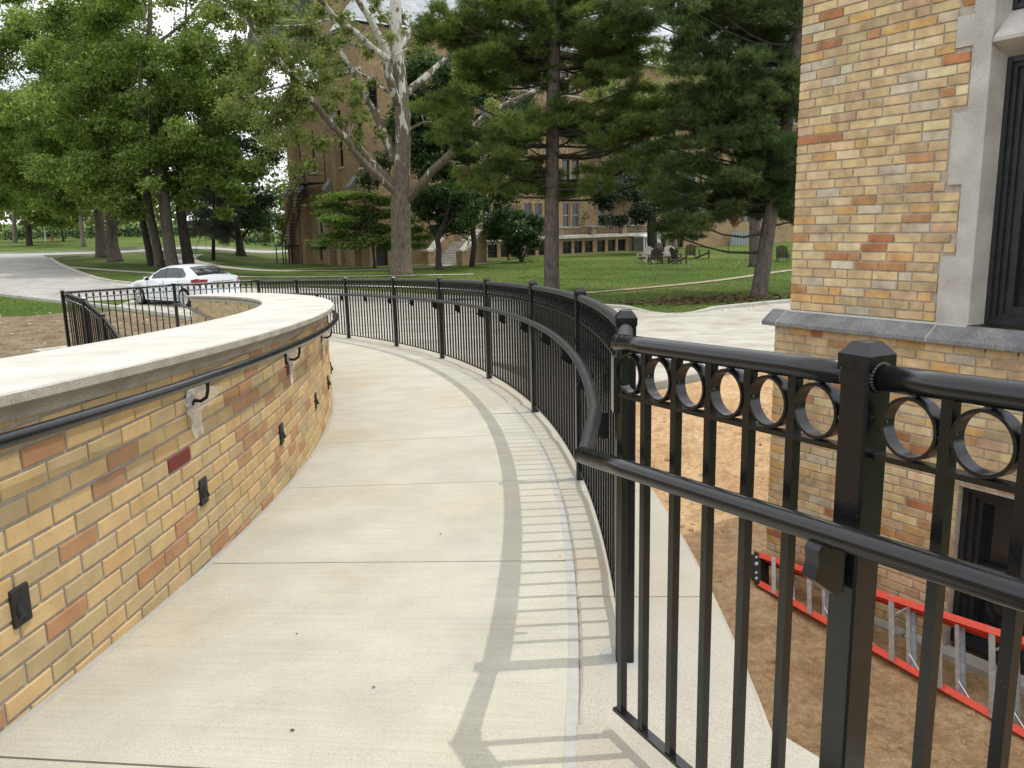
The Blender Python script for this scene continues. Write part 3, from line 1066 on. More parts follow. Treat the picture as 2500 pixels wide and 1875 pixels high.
def build_near():
    b = thing('brick_building', bp(0, 0, -1.7), 'old blond brick building corner with limestone window surround beside the ramp', 'building')
    ZT = 3.62
    # backing walls
    mb = MB()
    def pbox(s0, s1, o0, o1, z0, z1):
        mb.box(bp((s0 + s1) / 2, (o0 + o1) / 2, (z0 + z1) / 2), (s1 - s0, o1 - o0, z1 - z0), BD3, BN3, UP)
    pbox(.006, 1.43, -.35, -.008, .60, ZT)                      # upper wall up to the window
    pbox(.006, .35, -5, -.351, .60, ZT)                         # return beyond the corner
    pbox(3.2, 7.0, -.35, -.006, .60, ZT)                       # wall past the window
    pbox(-.089, 1.505, -.30, .054, -2.3, .535)                   # thicker base
    pbox(1.505, 2.45, -.30, .054, -.435, .50)
    pbox(2.45, 7.0, -.30, .054, -2.3, .50)
    pbox(-.089, .35, -5, -.301, -2.3, .60)
    pbox(1.4, 3.3, -.60, -.36, .5, ZT)
    pbox(1.3, 2.6, -.45, -.31, -2.3, .50)
    mb.build('mortar_body', MAT['old_mortar'], b)
    mb = MB(); mb.quad(bp(0, 0, ZT), bp(7, 0, ZT), bp(7, -5, ZT), bp(0, -5, ZT)); mb.build('roof', MAT['old_stone'], b)
    # bricks: face (upper s>=0 off 0; base s>=-.09 off .06)
    L, H, CO = .196, .0575, .0677
    meL = brick_mesh(L, H, 'brick_old'); meH = brick_mesh(.094, H, 'brick_old'); meN = {}
    fixed = {}
    cand = []
    rs = random.Random(21)
    def course(z, s0, s1, off, seq0):
        s = s0
        first = True
        run = 0
        while s < s1 - .03:
            if first:
                l = [.094, .196, .145][seq0 % 3]
            else:
                l = .094 if (rs.random() < .17 and run > 1) else .196
            run = 0 if l < .1 else run + 1
            first = False
            if s + l > s1:
                l = s1 - s
            if l > .035:
                cand.append((s + l / 2, off, z, l))
            s += l + .0095
    z = .655 + CO / 2 + .004
    i = 0
    while z < ZT:
        se = 1.21 if (z < 1.13 or 1.57 < z < 2.06 or 2.44 < z < 2.66) else 1.315
        course(z, .0, se, 0.0, i); i += 1; z += CO
    z = .533 - CO / 2
    while z > -1.80:
        if z > -.42:
            course(z, -.095, 2.6 if z > -.36 else 2.5, .06, i)
        else:
            course(z, -.095, 1.50, .06, i)
        i += 1; z -= CO
    for z in np.arange(-1.7, .45, CO):
        course(z, 2.46 if z < -.4 else 2.61, 3.4, .06, int(z * 100) % 3)
    camp = np.array([0, 0, CH])
    def vis(c):
        s, off, z, l = c
        return -.1 <= s < 2.05 and z < 2.95 and not (-.15 < s < 1.7 and z < -1.6)
    cand.sort(key=lambda c: np.linalg.norm(bp(c[0], c[1], c[2]) - camp) + (0 if vis(c) else 50))
    big = MB(); big.col = []
    angb = math.atan2(-BD[1], -BD[0])
    mono = [(.30, .125, .05)]
    for k, (s, off, z, l) in enumerate(cand):
        cl = vary(pick(OLD_PAL), .07)
        p = bp(s, off + rs.uniform(-.0022, .0022), z)
        if k < 296:
            if abs(l - .196) < .002:
                me = meL
            elif abs(l - .094) < .002:
                me = meH
            else:
                key = round(l, 2)
                if key not in meN:
                    meN[key] = brick_mesh(key, H, 'brick_old')
                me = meN[key]
            inst('brick', me, b, p, 0, (rs.uniform(.97, 1.006), 1, rs.uniform(.94, 1.03)), cl, rot=(rs.uniform(-.012, .012), rs.uniform(-.010, .010), angb + rs.uniform(-.010, .010)))
        else:
            add_brick(big, p, BN3, BD3, l, H, cl)
    # return face and soldier edge
    for zz in np.arange(-1.75, ZT, CO):
        up = zz > .62
        if .45 < zz < .68: continue
        t0 = .104 if int(round(zz / CO)) % 2 else .20
        for q in range(12):
            add_brick(big, bp(0 if up else -.095, (-.0 if up else .06) - t0 - q * .205, zz), -BD3, -BN3, .196, H, pick(OLD_PAL))
    o = big.build('brick', MAT['brick_old_stuff'], b); o['kind'] = 'stuff'
    # water-table ledge of grey stone, three stones
    prof = [(-.01, .655), (-.01, .532), (.055, .528), (.135, .534), (.140, .540), (.140, .566), (.134, .572), (.012, .652)]
    for s0, s1 in ((-.165, -.022), (-.018, 1.235), (1.241, 3.2)):
        mb = MB()
        mb.sweep([(bp(s, 0, 0), BN3, UP) for s in (s0, s1)], prof)
        mb.build('ledge_stone', MAT['grey_stone'], b)
    mb = MB()
    for s in (-.020, 1.238):
        mb.sweep([(bp(q, 0, 0), BN3, UP) for q in (s - .004, s + .004)], [(a + .001 if a > 0 else a, c + .0008) for a, c in prof])
    mb.sweep([(bp(q, 0, 0), BN3, UP) for q in (.0, 1.44)], [(.004, .650), (.018, .648), (.006, .660)])
    mb.build('mortar_joint', MAT['seal'], b)
    # window surround: alternating quoins with a splayed reveal
    zs = [(.660, 1.113, 1.222), (1.119, 1.578, 1.325), (1.584, 2.043, 1.232), (2.049, 2.442, 1.325), (2.448, 2.638, 1.212), (2.644, ZT, 1.318)]
    for z0, z1, s0 in zs:
        mb = MB()
        pr = [(s0, -.05), (s0, .006), (s0 + .003, .009), (1.440, .009), (1.446, .006), (1.476, -.16), (1.476, -.22), (s0 + .01, -.22)]
        mb.sweep([(np.array([BA[0], BA[1], 0]) + UP * z, BD3, BN3) for z in (z0, z1)], pr)
        mb.build('quoin_stone', MAT['old_stone'], b)
    mb = MB()
    for z in (1.116, 1.581, 2.046, 2.445, 2.641):
        mb.sweep([(np.array([BA[0], BA[1], 0]) + UP * q, BD3, BN3) for q in (z - .0035, z + .0035)], [(1.33, -.05), (1.33, .0085), (1.440, .0085), (1.4455, .0055), (1.475, -.16), (1.40, -.16)])
    mb.build('mortar_joint', MAT['seal'], b)
    # sloped stone transom between the two windows
    mb = MB()
    mb.sweep([(bp(s, 0, 0), BN3, UP) for s in (1.462, 3.2)], [(-.22, 2.36), (-.155, 2.36), (.03, 2.44), (.032, 2.462), (-.15, 2.64), (-.22, 2.64)])
    mb.build('transom_stone', MAT['old_stone'], b)
    # windows
    for z0, z1 in ((.664, 2.36), (2.645, ZT - .05)):
        f = MB()
        for k, (q, o_) in enumerate(((.0, -.150), (.028, -.175), (.060, -.20))):
            w = .032
            sx = 1.470 + q
            f.box(bp(sx + w / 2, o_ - .06, (z0 + z1) / 2), (w, .14, z1 - z0 - 2 * q), BD3, BN3, UP)
            f.box(bp((sx + 3.2) / 2, o_ - .061, z1 - q - w / 2), (3.2 - sx, .14, w), BD3, BN3, UP)
            f.box(bp((sx + 3.2) / 2, o_ - .062, z0 + q * .55 + w / 2), (3.2 - sx, .14, w), BD3, BN3, UP)
        fo = f.build('window', MAT['blackframe'], b)
        sx = 1.562
        s_ = MB()
        s_.box(bp(sx + .025, -.235, (z0 + z1) / 2), (.05, .05, z1 - z0 - .10), BD3, BN3, UP)
        s_.box(bp((sx + 3.1) / 2, -.236, z0 + .085), (3.1 - sx, .05, .06), BD3, BN3, UP)
        s_.build('sash', MAT['blackframe'], fo)
        g = MB(); g.box(bp(2.35, -.25, (z0 + z1) / 2), (1.55, .008, z1 - z0 - .12), BD3, BN3, UP); g.build('pane', MAT['glass'], fo)
    # basement window
    f = MB()
    z0, z1 = -1.60, -.445
    for k in range(3):
        q = k * .035; o_ = -.02 - k * .03
        f.box(bp(1.509 + q + .02, o_ - .08, (z0 + z1) / 2), (.036, .20, z1 - z0 - 2 * q), BD3, BN3, UP)
        f.box(bp(2.0 + q / 2, o_ - .081, z1 - q - .018), (.95 - q, .20, .034), BD3, BN3, UP)
    f.box(bp(2.0, -.13, z0 + .03), (.95, .25, .06), BD3, BN3, UP)
    f.box(bp(2.0, -.10, -1.02), (.90, .05, .05), BD3, BN3, UP)
    fo = f.build('basement_window', MAT['blackframe'], b)
    g = MB(); g.box(bp(2.0, -.15, -1.0), (.86, .01, 1.1), BD3, BN3, UP); g.build('pane', MAT['glass'], fo)
    # rough stone footing
    rs2 = random.Random(5)
    s = -.10
    while s < 3.2:
        l = rs2.uniform(.45, .75)
        mb = MB(); mb.box(bp(s + l / 2, .05 + rs2.uniform(0, .02), -1.80), (l - .012, .13, .34), BD3, BN3, UP, .018)
        mb.build('footing_stone', MAT['old_stone'], b)
        s += l
    return b
build_near()

# ------------------------------------------------------------------ stepladder on its side against the wall
def build_ladder():
    UL, LL, UR, LR = map(np.array, ((2.045, 6.42, -1.375), (1.985, 6.20, -1.572), (3.15, 4.64, -1.215), (3.07, 4.42, -1.755)))
    t = thing('stepladder', LL, 'orange-red fibreglass stepladder lying on its side in the dirt by the wall', 'ladder')
    ext = 1.25
    UR2 = UL + (UR - UL) * ext; LR2 = LL + (LR - LL) * ext
    nrm = np.cross(UR - UL, LL - UL); nrm /= np.linalg.norm(nrm)
    if nrm @ np.array([-1, -.6, .3]) < 0: nrm = -nrm
    for P, Q, other in ((UL, UR2, LL), (LL, LR2, UL)):
        d = (Q - P) / np.linalg.norm(Q - P)
        inw = other - P; inw = inw - d * (inw @ d); inw /= np.linalg.norm(inw)
        for lay, dep in ((0.0, .058), (-.10, .09)):
            # C channel: web outside, flanges towards the middle
            pr = [(0, dep / 2), (0, -dep / 2), (.046, -dep / 2), (.046, -dep / 2 + .006), (.006, -dep / 2 + .006), (.006, dep / 2 - .006), (.046, dep / 2 - .006), (.046, dep / 2)]
            mb = MB(); mb.sweep([(P + nrm * lay + d * .02, inw, nrm), (Q + nrm * lay, inw, nrm)], pr)
            mb.build('side_rail', MAT['redfg'], t)
    N = 7
    for k in range(N):
        f = (k + .55) / N * .93
        u = UL + (UR2 - UL) * f; l = LL + (LR2 - LL) * f
        d = (UR2 - UL) / np.linalg.norm(UR2 - UL); ax = (l - u) / np.linalg.norm(l - u)
        L = np.linalg.norm(l - u)
        mb = MB(); mb.box((u + l) / 2 + nrm * .031, (L - .012, .042, .004), ax, d, nrm); mb.build('rear_bar', MAT['alu'], t)
        mb = MB()
        c = (u + l) / 2 + d * .085 - nrm * .075
        mb.box(c - nrm * .015, (L - .02, .006, .13), ax, d, nrm)
        mb.box(c + d * .014 + nrm * .047, (L - .02, .026, .004), ax, d, nrm)
        mb.box(c + d * .014 - nrm * .047, (L - .02, .026, .004), ax, d, nrm)
        mb.box(c + d * .003 + nrm * .012, (L - .02, .004, .004), ax, d, nrm)
        mb.box(c + d * .003 - nrm * .012, (L - .02, .004, .004), ax, d, nrm)
        mb.build('step', MAT['alu'], t)
        mb = MB(); a_ = l + ax * -.11 + d * .10 - nrm * .03; b_ = l + ax * -.012 + d * .185 - nrm * .02
        mb.tube([a_, b_], .006, 6); mb.build('brace', MAT['alu'], t)
        mb = MB()
        for e in (u + ax * .014, l - ax * .014):
            for q in (-.008, .008):
                mb.lathe(e + d * q + nrm * .028, [(.0035, 0), (.0035, .004)], 6, nrm, d)
        mb.build('rivet', MAT['alu'], t)
        if k in (3, 5):
            mb = MB(); mb.tube([u + ax * .15 + nrm * .02, u + d * .16 + ax * .02 + nrm * .02], .008, 6); mb.build('brace', MAT['alu'], t)
    d = (UR - UL) / np.linalg.norm(UR - UL); ax = (LL - UL) / np.linalg.norm(LL - UL)
    mb = MB(); c = (UL + LL) / 2
    mb.box(c - nrm * .045 + d * .01, (.30, .075, .15), ax, d, nrm, .012)
    mb.box(c - nrm * .04 - d * .05, (.24, .06, .10), ax, d, nrm, .015)
    mb.build('top_cap', MAT['blackplastic'], t)
    mb = MB()
    for q, r in ((-.09, .012), (-.03, .018), (.05, .012), (.10, .014)):
        mb.lathe(c + ax * q + nrm * .03 + d * .012, [(r, 0), (r, .008), (r * .5, .012)], 8, nrm, d)
    mb.build('rivet', MAT['alu'], t)
build_ladder()

# ------------------------------------------------------------------ litter in the dirt and on the walk
def chunk(name, px, py, size, mat, label, cat, z=None, flat=.5, seed=0, group=None):
    p = ongr(px, py)
    rs = random.Random(seed)
    mb = MB()
    vs = []
    n = 8
    for r, zz in ((.7, 0), (1.0, .35), (.75, .85), (.2, 1.0)):
        for k in range(n):
            a = 2 * PI * k / n
            q = r * rs.uniform(.7, 1.2) * size / 2
            vs.append((p[0] + q * math.cos(a), p[1] + q * math.sin(a) * .7, p[2] - .01 + zz * size * flat * rs.uniform(.8, 1.1)))
    mb.add(vs, [(i * n + k, i * n + (k + 1) % n, i * n + n + (k + 1) % n, i * n + n + k) for i in range(3) for k in range(n)] + [tuple(range(3 * n, 4 * n))])
    o = mb.build(name, mat); tag(o, label, cat, group)
    return o
MAT['chip'] = two_tone('pale_broken_mortar', (.50, .48, .44), (.66, .64, .60), 30, .9, .1)
chunk('mortar_lump', 1811, 1316, .085, MAT['chip'], 'white broken mortar lump in the dirt left of the stepladder end', 'rubble', seed=1)
chunk('mortar_lump', 1758, 1333, .045, MAT['chip'], 'flat pale mortar flake in the dirt beside the kerb edge', 'rubble', seed=2, flat=.25)
chunk('mortar_lump', 1793, 1428, .05, MAT['chip'], 'small pale crumb in the dirt under the stepladder end', 'rubble', seed=3)
chunk('mortar_lump', 2150, 1725, .035, MAT['chip'], 'small white chip in the dirt right of the railing post', 'rubble', seed=4)
chunk('mortar_lump', 1975, 1740, .03, MAT['chip'], 'tiny white chip in the dirt left of the railing post', 'rubble', seed=5)
mb = MB(); p = ongr(2310, 1848)
mb.tube([p + np.array([math.cos(a) * .085, math.sin(a) * .05, .012]) for a in np.linspace(.6, 5.6, 14)], [.006 + .010 * math.sin(i / 13 * PI) for i in range(14)], 7, jit=.15)
tag(mb.build('mortar_lump', MAT['chip']), 'curved crescent of dried white mortar lying in the dirt', 'rubble')
mb = MB(); p = ongr(1614, 1040)
mb.box(p + np.array([0, 0, .03]), (.13, .07, .09), (.9, .4, 0), (-.4, .9, 0), UP, .006)
tag(mb.build('wood_block', two_tone('cut_wood', (.38, .27, .15), (.50, .38, .23), 12, .8, .2)), 'small cut wood block standing in the sunlit dirt', 'wood block')
LEAFD = simple('dry_leaf_brown', (.085, .062, .035), .8, .2)
for i, (px, py, lab) in enumerate([(1075, 1305, 'dark leaf scrap on the pale walk in mid slab'), (912, 1680, 'small curled leaf on the walk near the frame bottom'), (713, 1785, 'crumbled black leaf bits on the nearest slab'), (1367, 1360, 'specks of dry leaf beside the grey joint strip'), (1128, 1140, 'tiny dark leaf speck on the walk far up'), (725, 1550, 'tiny black speck on the walk left of centre')]):
    v = ray(px, py); z = 0
    for _ in range(12):
        q = v * ((z - CH) / v[2]); z = zr(math.degrees(math.atan2(q[1] - CY, q[0] - CX)))
    rs = random.Random(i)
    mb = MB(); s_ = .0052 if i in (0, 1, 2) else .0032
    mb.add([(q[0] + s_ * 1.6 * math.cos(a) * rs.uniform(.6, 1), q[1] + s_ * .8 * math.sin(a) * rs.uniform(.6, 1), z + .002 + rs.uniform(0, .004)) for a in np.linspace(0, 5.4, 7)] + [(q[0], q[1], z + .008)], [(k, (k + 1) % 7, 7) for k in range(7)])
    tag(mb.build('leaf', LEAFD), lab, 'leaf')
# ------------------------------------------------------------------ ground, roads, paths
def grid_axis(segs):
    out = []
    for a, b, st in segs:
        out += list(np.arange(a, b, st))
    out.append(segs[-1][1])
    return out
def build_ground():
    xs = grid_axis([(-420, -120, 20), (-120, -40, 5), (-40, 30, 1.5), (30, 90, 6), (90, 330, 24)])
    ys = grid_axis([(-40, -4, 6), (-4, 60, 1.2), (60, 160, 5), (160, 600, 22)])
    mb = MB()
    mb.v = [(x, y, gz(x, y)) for y in ys for x in xs]
    nx = len(xs)
    mb.f = [(j * nx + i, j * nx + i + 1, (j + 1) * nx + i + 1, (j + 1) * nx + i) for j in range(len(ys) - 1) for i in range(nx - 1)]
    structure(mb.build('lawn', MAT['lawn'], smooth=True))
build_ground()

def resample(pl, step):
    pl = [np.array(p, float) for p in pl]
    out = []
    for a, b in zip(pl, pl[1:]):
        n = max(1, int(np.linalg.norm(b - a) / step))
        out += [a + (b - a) * i / n for i in range(n)]
    out.append(pl[-1])
    return out
def smooth_pl(pl, it=2):
    pl = [np.array(p, float) for p in pl]
    for _ in range(it):
        q = [pl[0]]
        for a, b in zip(pl, pl[1:]):
            q += [a * .75 + b * .25, a * .25 + b * .75]
        q.append(pl[-1]); pl = q
    return pl
def poly_sheet(name, pts, off, mat, step=1.5, kind=True):
    """A sheet draped on the ground inside a polygon (cells clipped by bmesh bisect-free triangulation)."""
    import bmesh
    from mathutils.geometry import delaunay_2d_cdt
    P = resample(list(pts) + [pts[0]], step)[:-1]
    P2 = [Vector((p[0], p[1])) for p in P]
    xs = [p[0] for p in P]; ys = [p[1] for p in P]
    inner = []
    cell = max(step, math.sqrt((max(xs) - min(xs)) * (max(ys) - min(ys)) / 900))
    def inside(x, y):
        c = False; j = len(P) - 1
        for i in range(len(P)):
            if (P[i][1] > y) != (P[j][1] > y) and x < (P[j][0] - P[i][0]) * (y - P[i][1]) / (P[j][1] - P[i][1]) + P[i][0]:
                c = not c
            j = i
        return c
    for x in np.arange(min(xs), max(xs), cell):
        for y in np.arange(min(ys), max(ys), cell):
            if inside(x, y):
                inner.append(Vector((x + .01, y + .013)))
    vs, es, fs, *_ = delaunay_2d_cdt(P2 + inner, [(i, (i + 1) % len(P2)) for i in range(len(P2))], [], 1, 1e-4)
    mb = MB()
    mb.v = [(v.x, v.y, gz(v.x, v.y) + off) for v in vs]
    mb.f = [tuple(f) for f in fs]
    o = mb.build(name, mat, smooth=True)
    if kind: structure(o)
    return o
def strip(name, pl, w, off, mat, wf=None):
    pl = smooth_pl(pl)
    pl = resample(pl, 1.2)
    mb = MB(); n = len(pl)
    for i, p in enumerate(pl):
        d = pl[min(i + 1, n - 1)] - pl[max(i - 1, 0)]; d = d / np.linalg.norm(d); nn = np.array([-d[1], d[0]])
        ww = (wf(i / (n - 1)) if wf else w) / 2
        for s in (-1, 0, 1):
            q = p + nn * ww * s
            mb.v.append((q[0], q[1], gz(q[0], q[1]) + off))
    mb.f = [(i * 3 + k, i * 3 + k + 1, i * 3 + 4 + k, i * 3 + 3 + k) for i in range(n - 1) for k in (0, 1)]
    return structure(mb.build(name, mat, smooth=True))
def kerb(pl, w=.16, hgt=.13, name='kerb', hf=None, mat=None, sm_=1):
    pl = resample(smooth_pl(pl, sm_), .8)
    mb = MB(); n = len(pl); fr = []
    prev = None
    for i, p in enumerate(pl):
        d = pl[min(i + 1, n - 1)] - pl[max(i - 1, 0)]; d = d / np.linalg.norm(d)
        hh = hgt * (hf(i / (n - 1)) if hf else 1)
        pr = [(-w / 2, -.2), (-w / 2, hh - .02), (-w / 2 + .02, hh), (w / 2 - .02, hh), (w / 2, hh - .02), (w / 2, -.2)]
        o = np.array([p[0], p[1], gz(p[0], p[1])])
        fr.append([o + np.array([-d[1], d[0], 0]) * a + UP * b for a, b in pr])
    mb.v = [tuple(q) for f in fr for q in f]
    m = 6
    mb.f = [(i * m + j, i * m + j + 1, (i + 1) * m + j + 1, (i + 1) * m + j) for i in range(n - 1) for j in range(m - 1)] + [tuple(range(m)), tuple(range(n * m - m, n * m))]
    return structure(mb.build(name, mat or MAT['kerb']))

FAR = [(-40.8, 72.9), (-34, 62), (-27.7, 52.7), (-23, 46), (-19.0, 42.2), (-13.5, 39.2), (-9.3, 36.4), (-5.3, 32.8), (.8, 27.9), (3.5, 25.2)]
FAR2 = [(3.5, 25.2), (4.1, 24.3), (4.6, 23.6), (5.6, 23.6), (6.2, 24.3), (8.9, 25.9), (13.5, 28), (22, 32)]
NEAR_ = [(-60, 72), (-36, 49), (-23.6, 37.5), (-18.0, 32.5), (-14.6, 29.6), (-9, 24.2), (-4, 19.0), (1.9, 12.8)]
NEAR2 = [(1.9, 12.8), (2.3, 12.9), (4.2, 14.2), (8, 16.6), (16, 21)]
poly_sheet('drive', FAR + FAR2[1:] + [(26, 30), (16, 21), (8, 16.6), (4.2, 14.2), (2.3, 12.9), (1.9, 12.8), (-4, 19), (-9, 24.2), (-14.6, 29.6), (-15.5, 33.5), (-19.0, 40.0)], .030, MAT['drive'], 1.4)
poly_sheet('road', [(-40.8, 72.9), (-34, 62), (-27.7, 52.7), (-23, 46), (-19.0, 42.2), (-15.6, 39.9), (-15.2, 33.4), (-18.0, 32.5), (-23.6, 37.5), (-36, 49), (-60, 72), (-110, 116), (-80, 112), (-58, 90), (-47, 82)], .026, MAT['road'], 2.2)
strip('road', [(-130, 88), (-90, 84.5), (-62, 82), (-48, 81.5), (-40, 84.0), (-35, 89), (-31.5, 99), (-29, 118), (-24, 150)], 6.0, .034, MAT['road'])
kerb(FAR[:4] + FAR[4:]); 
kerb(FAR2, hf=lambda t: max(.04, min(1, abs(t - .16) * 10 - .3)))
kerb(NEAR_)
kerb(NEAR2, hgt=.16)
kerb([(-130, 92), (-90, 88.3), (-62, 86), (-50, 85.4), (-43.6, 87.3), (-39, 91.5), (-35.3, 100), (-33, 118)], .2, .14)
kerb([(-40.8, 72.9), (-39.2, 77), (-36, 81.5), (-32, 87), (-28, 98), (-25.6, 118)], .2, .14)

# soil beside and behind the walk
poly_sheet('bare_soil', [(1.9, 12.7), (2.3, 12.75), (4.2, 14.0), (8, 16.4), (11, 10), (7, 0), (3, -3), (.3, -.3), (.4, 6), (-.6, 10), (-2.2, 13.5)], .03, MAT['soil'], .7)
poly_sheet('bare_soil', [(-4.2, 18.6), (-9, 23.8), (-13.4, 28.0), (-15.0, 28.4), (-16.2, 27.0), (-24, 27.8), (-34, 24), (-30, 12), (-17, 8), (-7.2, 13.0), (-5, 17)], .03, MAT['strawsoil'], 1.2)
strip('path', [(-2.2, 29.5), (2.2, 30.9), (6.0, 33.5), (9.6, 36.6), (14.8, 43.0), (24, 52)], .55, .03, MAT['trod'])
strip('path', [(-40, 66), (-30.5, 58.2), (-24, 52.5), (-18, 48.3), (-10, 46.4), (-2, 45.8)], .7, .03, MAT['path'])
strip('path', [(-30, 76), (-27.0, 66.5), (-23.0, 60.2), (-19.0, 56.6), (-14.0, 54.0), (-9, 53.0), (-5.0, 55.5), (-3.7, 58.2)], 1.6, .032, MAT['path'], wf=lambda t: 3.2 - 2.2 * min(1, t * 1.6))
strip('path', [(-6.5, 59.4), (-3.5, 58.2), (0.5, 60.5)], 1.6, .034, MAT['path'])

# short grass where the blades can be told from the soil
def build_grass():
    polys = [([(-24, 28.2), (-16.2, 27.3), (-15.2, 28.6), (-13.6, 28.3), (-14.8, 29.3), (-18.2, 32.2), (-23.6, 37.0), (-34, 46.0), (-38, 36)], 22000),
             ([(-9.0, 36.6), (-5.0, 33.0), (.9, 28.2), (3.6, 25.6), (4.6, 24.3), (5.6, 24.0), (6.2, 24.6), (9, 26.2), (13.5, 28.4), (24, 45), (20, 58), (2, 60), (-12, 48)], 60000)]
    V = []; T = []
    for poly, n in polys:
        P = np.array(poly)
        lo, hi = P.min(0), P.max(0)
        got = 0
        while got < n:
            q = RNG.uniform(lo, hi, (n, 2))
            ins = np.zeros(n, bool); j = len(P) - 1
            for i in range(len(P)):
                xi, yi = P[i]; xj, yj = P[j]
                cnd = ((yi > q[:, 1]) != (yj > q[:, 1])) & (q[:, 0] < (xj - xi) * (q[:, 1] - yi) / (yj - yi + 1e-12) + xi)
                ins ^= cnd; j = i
            # thin out on the trodden path and in the pine straw
            pa = np.array([[2.2, 30.9], [6, 33.5], [9.6, 36.6], [14.8, 43]])
            for a, b in zip(pa, pa[1:]):
                d = b - a; t = np.clip(((q - a) @ d) / (d @ d), 0, 1); dist = np.linalg.norm(q - (a + t[:, None] * d), axis=1)
                ins &= dist > .38
            dp = np.hypot((q[:, 0] - 6.6) / 4.6, (q[:, 1] - 27.4 - .16 * (q[:, 0] - 6.6)) / 1.3)
            ins &= (dp > 1) | (RNG.random(n) < .6)
            q = q[ins][:n - got]
            got += len(q)
            m = len(q)
            an = RNG.uniform(0, 2 * PI, m); hh = RNG.uniform(.03, .085, m); ww = RNG.uniform(.006, .014, m)
            z = np.array([gz(x, y) for x, y in q])
            ln = RNG.normal(0, .025, (m, 2))
            tri = np.zeros((m, 3, 3))
            tri[:, 0] = np.c_[q[:, 0] - np.cos(an) * ww, q[:, 1] - np.sin(an) * ww, z]
            tri[:, 1] = np.c_[q[:, 0] + np.cos(an) * ww, q[:, 1] + np.sin(an) * ww, z]
            tri[:, 2] = np.c_[q + ln, z + hh]
            V.append(tri.reshape(-1, 3)); T.append(np.repeat(RNG.random(m), 3))
    o = tri_mesh('grass', np.concatenate(V), np.concatenate(T), MAT['grass'], 3)
    o['kind'] = 'stuff'
def tri_mesh(name, V, T, mat, k, parent=None):
    n = len(V)
    me = bpy.data.meshes.new(name)
    me.vertices.add(n); me.loops.add(n); me.polygons.add(n // k)
    off = np.array(ORG[parent.name]) if parent is not None else np.zeros(3)
    me.vertices.foreach_set('co', (V - off).astype(np.float32).ravel())
    me.loops.foreach_set('vertex_index', np.arange(n, dtype=np.int32))
    me.polygons.foreach_set('loop_start', np.arange(0, n, k, dtype=np.int32))
    me.polygons.foreach_set('loop_total', np.full(n // k, k, dtype=np.int32))
    a = me.attributes.new('tint', 'FLOAT', 'POINT')
    a.data.foreach_set('value', T.astype(np.float32))
    me.materials.append(mat)
    me.update()
    return link(name, me, parent)
# churned dirt close to the railing, with stones and bits of straw
def near_dirt():
    xs = np.arange(.55, 5.6, .075); ys = np.arange(.2, 12.2, .085)
    X, Y = np.meshgrid(xs, ys)
    r = np.random.default_rng(31)
    def fb(n):
        g_ = r.normal(size=(n, n))
        u = (X - xs[0]) / (xs[-1] - xs[0]) * (n - 1.001); v = (Y - ys[0]) / (ys[-1] - ys[0]) * (n - 1.001)
        i = u.astype(int); j = v.astype(int); fu = u - i; fv = v - j
        fu = fu * fu * (3 - 2 * fu); fv = fv * fv * (3 - 2 * fv)
        return (g_[j, i] * (1 - fu) + g_[j, i + 1] * fu) * (1 - fv) + (g_[j + 1, i] * (1 - fu) + g_[j + 1, i + 1] * fu) * fv
    Z = fb(9) * .020 + fb(22) * .016 + fb(52) * .013 + r.normal(size=X.shape) * .004
    mb = MB()
    H = np.array([[gz(x, y) for x in xs] for y in ys]) + .045 + Z
    mb.v = [(X[j, i], Y[j, i], H[j, i]) for j in range(len(ys)) for i in range(len(xs))]
    nx = len(xs)
    mb.f = [(j * nx + i, j * nx + i + 1, (j + 1) * nx + i + 1, (j + 1) * nx + i) for j in range(len(ys) - 1) for i in range(nx - 1)]
    structure(mb.build('bare_soil', MAT['soil'], smooth=True))
    rs = random.Random(8)
    mb = MB()
    for _ in range(520):
        x = rs.uniform(.8, 4.2); y = rs.uniform(1.2, 11.5); s = rs.uniform(.004, .016)
        i = min(nx - 1, int((x - xs[0]) / .075)); j = min(len(ys) - 1, int((y - ys[0]) / .085)); z = H[j, i]
        mb.add([(x + s * rs.uniform(-1.2, 1.2), y + s * rs.uniform(-1.2, 1.2), z + s * rs.uniform(-.2, 1)) for _k in range(6)], [(0, 1, 2), (0, 2, 3), (2, 4, 3), (1, 5, 2), (3, 4, 5), (0, 3, 5)])
    o = mb.build('gravel', MAT['chipstone']); o['kind'] = 'stuff'
    mb = MB()
    for _ in range(620):
        x = rs.uniform(.7, 4.2); y = rs.uniform(1.2, 12.0); s = rs.uniform(.010, .042) * rs.uniform(.5, 1)
        i = min(nx - 1, int((x - xs[0]) / .075)); j = min(len(ys) - 1, int((y - ys[0]) / .085)); z = H[j, i]
        mb.lathe((x, y, z - s * .3), [(s * .9, 0), (s * rs.uniform(.8, 1.2), s * .4), (s * rs.uniform(.5, .8), s * .8), (s * .2, s)], 6)
    for q in range(len(mb.v)):
        mb.v[q] = tuple(c_ + rs.uniform(-.004, .004) for c_ in mb.v[q])
    o = mb.build('soil_clods', MAT['soil']); o['kind'] = 'stuff'
    mb = MB()
    for _ in range(160):
        x = rs.uniform(.9, 4.2); y = rs.uniform(1.5, 9); a = rs.uniform(0, PI); l = rs.uniform(.02, .07)
        z = gz(x, y) + .062
        d = np.array([math.cos(a), math.sin(a), rs.uniform(-.1, .2)])
        mb.tube([np.array([x, y, z]) - d * l / 2, np.array([x, y, z]) + d * l / 2], .0012, 3)
    o = mb.build('straw', MAT['drystraw']); o['kind'] = 'stuff'
